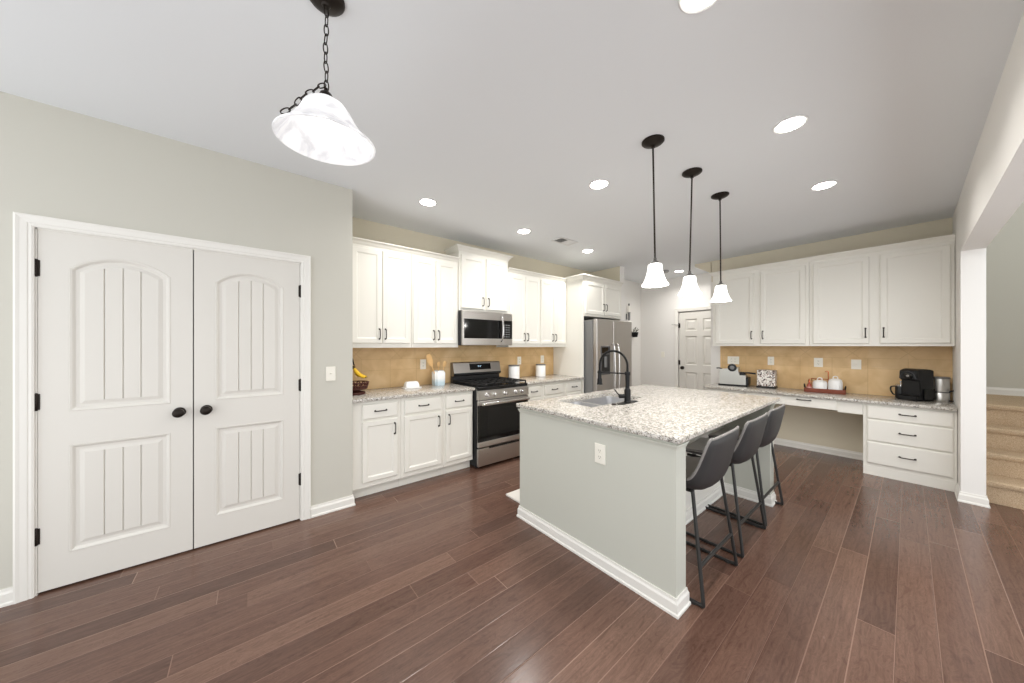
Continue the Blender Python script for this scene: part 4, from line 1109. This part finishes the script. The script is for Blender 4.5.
t = thing('utensil_crock', 'white crock with a pale blue dipped base holding wooden utensils', 'crock', (1.735, 3.52, CT))
b = nb(); loops(b, [[(sx * x, sy * x, z) for sx, sy in ((-1, -1), (1, -1), (1, 1), (-1, 1))] for x, z in ((0.058, 0), (0.062, 0.01), (0.064, 0.15), (0.054, 0.168), (0.05, 0.175), (0.044, 0.175), (0.044, 0.16), (0.052, 0.14), (0.05, 0.02))])
bmesh.ops.bevel(b, geom=[e for e in b.edges if abs((e.verts[0].co - e.verts[1].co).normalized().z) > 0.5], offset=0.018, segments=3, affect='EDGES')
ob('crock_body', b, 'crock', t, True)
def utensil(name, label, x, y, lean, head):
    top = Vector((x + lean[0], y + lean[1], 0.225 if 'spoon' in name else 0.24)); foot = Vector((x, y, 0.026)); b = nb()
    tube(b, [foot, top], 0.0055, 8); d = (top - foot).normalized(); xa = (Vector((1, 0, 0)) - d * d.x).normalized(); ya = d.cross(xa); r = Matrix((xa, ya, d)).transposed().to_4x4()
    w, hgt, th = head; h = nb()
    ls = []
    for s, f in ((0, 0.25), (0.15, 0.8), (0.5, 1.0), (0.85, 0.92), (1.0, 0.6)):
        ls.append([(w * f * math.cos(2 * PI * k / 12), th * math.sin(2 * PI * k / 12), hgt * s) for k in range(12)])
    loops(h, ls); me = bpy.data.meshes.new('t'); h.to_mesh(me); h.free(); me.transform(Matrix.Translation(top - d * 0.01) @ r); b.from_mesh(me); bpy.data.meshes.remove(me)
    tag(ob(name, b, 'wood_lt', smooth=True, loc=(1.735, 3.52, CT)), label, 'utensil', 'wooden utensils in the crock')
utensil('wooden_spatula', 'broad pale wooden spatula leaning left out of the crock', -0.015, -0.01, (-0.085, -0.02), (0.034, 0.15, 0.004))
utensil('wooden_spoon', 'slim wooden spoon standing upright in the crock', 0.0, 0.012, (0.012, 0.01), (0.02, 0.06, 0.006))
utensil('wooden_spoon', 'short wooden spoon leaning right in the crock', 0.018, -0.012, (0.05, 0.0), (0.024, 0.07, 0.006))

def canister(label, x, y, r, h):
    t = thing('canister', label, 'canister', (x, y, CT), 0, 'white canisters by the range')
    b = nb(); lathe(b, [(0, 0), (r - 0.006, 0), (r, 0.006), (r, h - 0.012), (r - 0.003, h - 0.006), (0, h - 0.006)], 32); ob('canister_body', b, 'white', t, True)
    b = nb(); lathe(b, [(0, h - 0.006), (r + 0.001, h - 0.006), (r + 0.001, h + 0.006), (r - 0.006, h + 0.01), (0, h + 0.011)], 32); ob('lid', b, 'steel_side', t, True)
canister('white canister standing close beside the range', 2.905, 3.53, 0.08, 0.185)
canister('white canister farther from the range, towards the refrigerator panel', 3.43, 3.53, 0.075, 0.178)

# ------------------------------------------------------------------ things on the desk (front faces -X)
DZT = 0.80
t = thing('espresso_machine', 'silver espresso machine with a round black dial on the desk end', 'coffee machine', (5.52, 1.62, DZT), RZ + 0.12)
b = nb(); prism(b, [(-0.16, 0.02), (0.16, 0.02), (0.16, 0.16), (0.10, 0.17), (0.10, 0.18), (0.075, 0.19), (0.065, 0.265), (-0.05, 0.265), (-0.07, 0.245), (-0.16, 0.235)], 1, -0.10, 0.10); bmesh.ops.bevel(b, geom=b.edges[:], offset=0.005, segments=2, affect='EDGES'); ob('machine_body', b, 'silver', t)
b = nb(); box(b, -0.175, 0.178, -0.108, 0.105, 0, 0.022, 0.005); box(b, 0.165, 0.19, -0.095, 0.095, 0.02, 0.13, 0.004); ob('drip_base', b, 'blackplastic', t)
b = nb(); lathe(b, [(0, 0), (0.055, 0), (0.055, 0.014), (0.047, 0.02), (0.036, 0.02), (0.033, 0.014), (0, 0.014)], 28, (0.0, -0.1, 0.265), True, Matrix.Rotation(PI / 2, 4, 'X')); dl = ob('dial', b, 'blackplastic', t, True)
b = nb(); lathe(b, [(0, 0), (0.028, 0), (0.026, 0.012), (0, 0.014)], 24, (0.0, -0.113, 0.265), True, Matrix.Rotation(PI / 2, 4, 'X')); ob('dial_face', b, 'steel_side', dl, True)
b = nb(); box(b, 0.085, 0.15, -0.106, -0.02, 0.16, 0.205, 0.004); ob('brew_head', b, 'blackplastic', t)
b = nb(); tube(b, [(0.13, -0.06, 0.195), (0.19, -0.07, 0.198), (0.27, -0.08, 0.19)], 0.012, 10, False, [0.009, 0.011, 0.013]); ob('portafilter_handle', b, 'blackplastic', t, True)
b = nb(); tube(b, [(-0.14, -0.02, 0.235), (-0.18, -0.03, 0.25), (-0.21, -0.035, 0.246)], 0.009, 10); ob('steam_knob', b, 'blackplastic', t, True)

t = thing('mottled_tin', 'square storage tin mottled white and dark brown, beside the espresso machine', 'tin', (5.60, 1.245, DZT), RZ + 0.1)
b = nb(); box(b, -0.10, 0.10, -0.09, 0.09, 0.022, 0.235, 0.006, 2); ob('tin_body', b, 'mosaic', t)
b = nb(); box(b, -0.107, 0.107, -0.097, 0.097, 0, 0.022, 0.005); ob('tin_base', b, 'blackplastic', t)
b = nb(); box(b, -0.101, 0.101, -0.091, 0.091, 0.235, 0.243, 0.003); ob('tin_lid', b, 'mosaic', t)

t = thing('serving_tray', 'red-brown wooden tray with black handles on the granite desk', 'tray', (5.555, 0.66, DZT), RZ + 0.12)
b = nb(); box(b, -0.185, 0.185, -0.085, 0.085, 0, 0.012, 0.003)
for y in (-0.085, 0.073): box(b, -0.185, 0.185, y, y + 0.012, 0.01, 0.05, 0.003)
for x in (-0.185, 0.173): box(b, x, x + 0.012, -0.085, 0.085, 0.01, 0.05, 0.003)
ob('tray_body', b, 'wood_red', t)
for x in (-0.185, 0.185):
    b = nb(); s = 1 if x > 0 else -1; tube(b, smooth_path([(x - s * 0.006, -0.045, 0.048), (x, -0.045, 0.085), (x, 0, 0.09), (x, 0.045, 0.085), (x - s * 0.006, 0.045, 0.048)], 5), 0.0055, 8); ob('handle', b, 'black', t, True)
def desk_pt(o, rz, x, y): return (o[0] + x * math.cos(rz) - y * math.sin(rz), o[1] + x * math.sin(rz) + y * math.cos(rz))
def jar(label, lx, ly, r, h):
    p = desk_pt((5.555, 0.66), RZ + 0.12, lx, ly)
    t = thing('ceramic_jar', label, 'jar', (p[0], p[1], DZT + 0.0122), RZ, 'white lidded jars on the tray')
    b = nb(); lathe(b, [(0, 0), (r * 0.9, 0), (r, 0.008), (r, h * 0.8), (r * 0.94, h * 0.93), (0, h * 0.93)], 32)
    for k in range(30):
        pass
    ob('jar_body', b, 'white', t, True)
    b = nb(); lathe(b, [(r * 0.95, h * 0.93), (r * 0.95, h * 0.96), (r * 0.75, h * 1.06), (r * 0.3, h * 1.12), (0, h * 1.13)], 32, cap=False)
    tube(b, smooth_path([(-0.02, 0, h * 1.1), (-0.018, 0, h * 1.1 + 0.022), (0, 0, h * 1.1 + 0.03), (0.018, 0, h * 1.1 + 0.022), (0.02, 0, h * 1.1)], 4), 0.005, 8); ob('lid', b, 'white', t, True)
jar('white lidded ceramic jar on the tray, between the amber bottle and the taller jar', -0.04, -0.003, 0.068, 0.125)
jar('taller white lidded ceramic jar at the coffee-maker end of the tray', 0.098, 0.003, 0.064, 0.15)
p = desk_pt((5.555, 0.66), RZ + 0.12, -0.138, -0.01)
t = thing('syrup_bottle', 'small amber bottle with a copper top on the tray end', 'bottle', (p[0], p[1], DZT + 0.0122))
b = nb(); lathe(b, [(0, 0), (0.022, 0), (0.026, 0.006), (0.026, 0.06), (0.02, 0.08), (0.01, 0.092), (0.009, 0.112), (0, 0.112)], 22); ob('bottle_glass', b, 'syrup', t, True)
b = nb(); lathe(b, [(0, 0.108), (0.012, 0.108), (0.012, 0.125), (0.006, 0.13), (0.005, 0.15), (0, 0.15)], 16); ob('bottle_top', b, 'copper', t, True)
b = nb(); lathe(b, [(0.0262, 0.018), (0.0268, 0.018), (0.0268, 0.05), (0.0262, 0.05)], 22, cap=False); ob('bottle_band', b, P('pale_band', (222, 170, 160), 0.5), t, True)
t = thing('copper_mug_stand', 'copper wire stand behind the tray with the jars', 'rack', (5.69, 0.70, DZT), RZ)
b = nb(); tube(b, [(0.1 * math.cos(2 * PI * k / 28), 0.035 * math.sin(2 * PI * k / 28), 0.004) for k in range(28)], 0.004, 8, True); ob('stand_base', b, 'copper', t, True)
b = nb(); tube(b, [(0.06, 0, 0.004), (0.06, 0, 0.255)], 0.0045, 8); tube(b, [(0.06, 0, 0.253), (0.045, 0, 0.258), (0.03, 0, 0.25)], 0.004, 8)
ob('stand_post', b, 'copper', t, True)
b = nb(); tube(b, [(-0.10, 0, 0.155), (0.06, 0, 0.155)], 0.004, 8); 
for x in (-0.095, -0.06, -0.025, 0.01): tube(b, smooth_path([(x, 0, 0.155), (x, -0.02, 0.14), (x, -0.035, 0.15)], 4), 0.003, 6)
ob('hook_bar', b, 'copper', t, True)
b = nb(); tube(b, [(-0.095, 0, 0.004), (-0.098, 0, 0.155)], 0.004, 8); ob('stand_post', b, 'copper', t, True)

t = thing('coffee_maker', 'black pod coffee maker on the granite desk', 'coffee maker', (5.53, -0.058, DZT), RZ - 0.58); t.scale = (1, 0.84, 1)
b = nb(); prism(b, [(-0.14, 0.012), (0.11, 0.012), (0.11, 0.322), (0.075, 0.33), (-0.03, 0.338), (-0.09, 0.33), (-0.125, 0.315), (-0.132, 0.23), (-0.095, 0.21), (-0.085, 0.06), (-0.14, 0.05)], 0, -0.075, 0.075)
bmesh.ops.bevel(b, geom=b.edges[:], offset=0.007, segments=2, affect='EDGES'); ob('maker_body', b, 'blackplastic', t, True)
b = nb(); box(b, -0.08, 0.08, -0.15, 0.115, 0, 0.014, 0.005); box(b, -0.07, 0.07, -0.142, -0.08, 0.05, 0.056, 0.002); ob('drip_tray', b, 'blackgloss', t)
b = nb(); lathe(b, [(0, 0), (0.036, 0), (0.036, 0.012), (0.03, 0.016), (0, 0.016)], 26, (0.005, -0.128, 0.262), True, Matrix.Rotation(PI / 2, 4, 'X')); bn = ob('brew_button', b, 'blackgloss', t, True)
b = nb(); lathe(b, [(0, 0), (0.012, 0), (0.01, 0.003), (0, 0.003)], 18, (0.005, -0.144, 0.262), True, Matrix.Rotation(PI / 2, 4, 'X')); ob('button_mark', b, 'chrome', bn, True)
b = nb(); tube(b, [(0.062 * math.cos(a), -0.1335, 0.235 + 0.07 * math.sin(a)) for a in [PI * k / 14 for k in range(15)]], 0.0045, 8); ob('lift_handle', b, P('charcoal_gloss', (70, 72, 75), 0.25), t, True)
b = nb(); box(b, 0.076, 0.09, -0.05, 0.1, 0.014, 0.13, 0.006, 2); ob('water_tank', b, 'blackgloss', t)

t = thing('french_press', 'small black and glass press jug left of the coffee maker', 'jug', (5.62, 0.052, DZT), RZ)
b = nb(); lathe(b, [(0, 0), (0.04, 0), (0.042, 0.006), (0.042, 0.13), (0.039, 0.135), (0, 0.135)], 24); ob('jug_body', b, 'blackplastic', t, True)
b = nb(); lathe(b, [(0, 0.135), (0.041, 0.135), (0.041, 0.15), (0.03, 0.156), (0.006, 0.158), (0.006, 0.175), (0.012, 0.178), (0.012, 0.19), (0, 0.192)], 22); ob('jug_lid', b, 'chrome', t, True)
b = nb(); tube(b, smooth_path([(-0.04, 0, 0.13), (-0.07, 0, 0.12), (-0.072, 0, 0.08), (-0.055, 0, 0.04), (-0.04, 0, 0.035)], 5), 0.007, 8); ob('jug_handle', b, 'blackplastic', t, True)

t = thing('coffee_carafe', 'stainless carafe with a flat lid and black loop handle by the column', 'carafe', (5.63, -0.214, DZT), RZ + 0.1)
b = nb(); lathe(b, [(0, 0), (0.058, 0), (0.06, 0.006), (0.06, 0.09), (0.058, 0.095), (0.06, 0.10), (0.059, 0.235), (0.055, 0.24), (0, 0.24)], 30); ob('carafe_body', b, 'carafe_steel', t, True)
b = nb(); lathe(b, [(0, 0.24), (0.063, 0.24), (0.064, 0.252), (0.058, 0.256), (0, 0.257)], 28); ob('lid', b, 'steel_side', t, True)
b = nb(); lathe(b, [(0.0603, 0.093), (0.0618, 0.093), (0.0618, 0.101), (0.0603, 0.101)], 28, cap=False); ob('band', b, 'blackplastic', t, True)
b = nb(); tube(b, smooth_path([(0.05, -0.03, 0.105), (0.075, -0.045, 0.12), (0.105, -0.06, 0.118), (0.108, -0.062, 0.06), (0.09, -0.052, 0.02), (0.06, -0.036, 0.012), (0.045, -0.028, 0.012)], 5), 0.007, 8); ob('handle', b, 'blackplastic', t, True)

# ------------------------------------------------------------------ hall wall pieces
HY = KY - 0.012
t = thing('wall_sconce', 'slim grey wall sconce with a white candle beside the refrigerator', 'sconce', (6.02, HY, 1.90), 0)
b = nb(); box(b, -0.018, 0.018, -0.012, -0.0005, 0.02, 0.14, 0.003); tube(b, [(0, -0.01, 0.05), (0, -0.05, 0.05)], 0.007, 8)
lathe(b, [(0, 0), (0.016, 0.0), (0.024, 0.02), (0.026, 0.15), (0.034, 0.165), (0, 0.165)], 16, (0, -0.06, 0)); ob('bracket', b, 'steel_side', t, True)
b = nb(); lathe(b, [(0, 0.165), (0.027, 0.165), (0.027, 0.28), (0.012, 0.30), (0, 0.302)], 14, (0, -0.06, 0)); ca = ob('candle', b, 'candle', t, True)
b = nb(); lathe(b, [(0, 0.30), (0.012, 0.302), (0.014, 0.335), (0, 0.352)], 10, (0, -0.06, 0)); ob('candle_tip', b, 'bronze', ca, True)
t = thing('wall_pot', 'small black pot with sprigs mounted on the hall wall', 'pot', (6.22, HY, 1.56), 0)
b = nb(); box(b, -0.02, 0.02, -0.006, -0.0005, 0.02, 0.12, 0.002); lathe(b, [(0, 0), (0.05, 0), (0.07, 0.1), (0.066, 0.1), (0.05, 0.02), (0, 0.02)], 20, (0, -0.075, 0)); ob('pot', b, 'black', t, True)
b = nb()
for k in range(9):
    a = k * 2.4; q = 0.03 + 0.03 * (k % 3); tube(b, smooth_path([(0.02 * math.cos(a), -0.075 + 0.02 * math.sin(a), 0.02), (0.03 * math.cos(a), -0.075 + 0.03 * math.sin(a), 0.1), (q * 1.2 * math.cos(a) + 0.03, -0.075 + 0.5 * q * math.sin(a), 0.15 + 0.02 * (k % 4))], 4), 0.004, 6)
ob('sprigs', b, 'leaf', t, True)
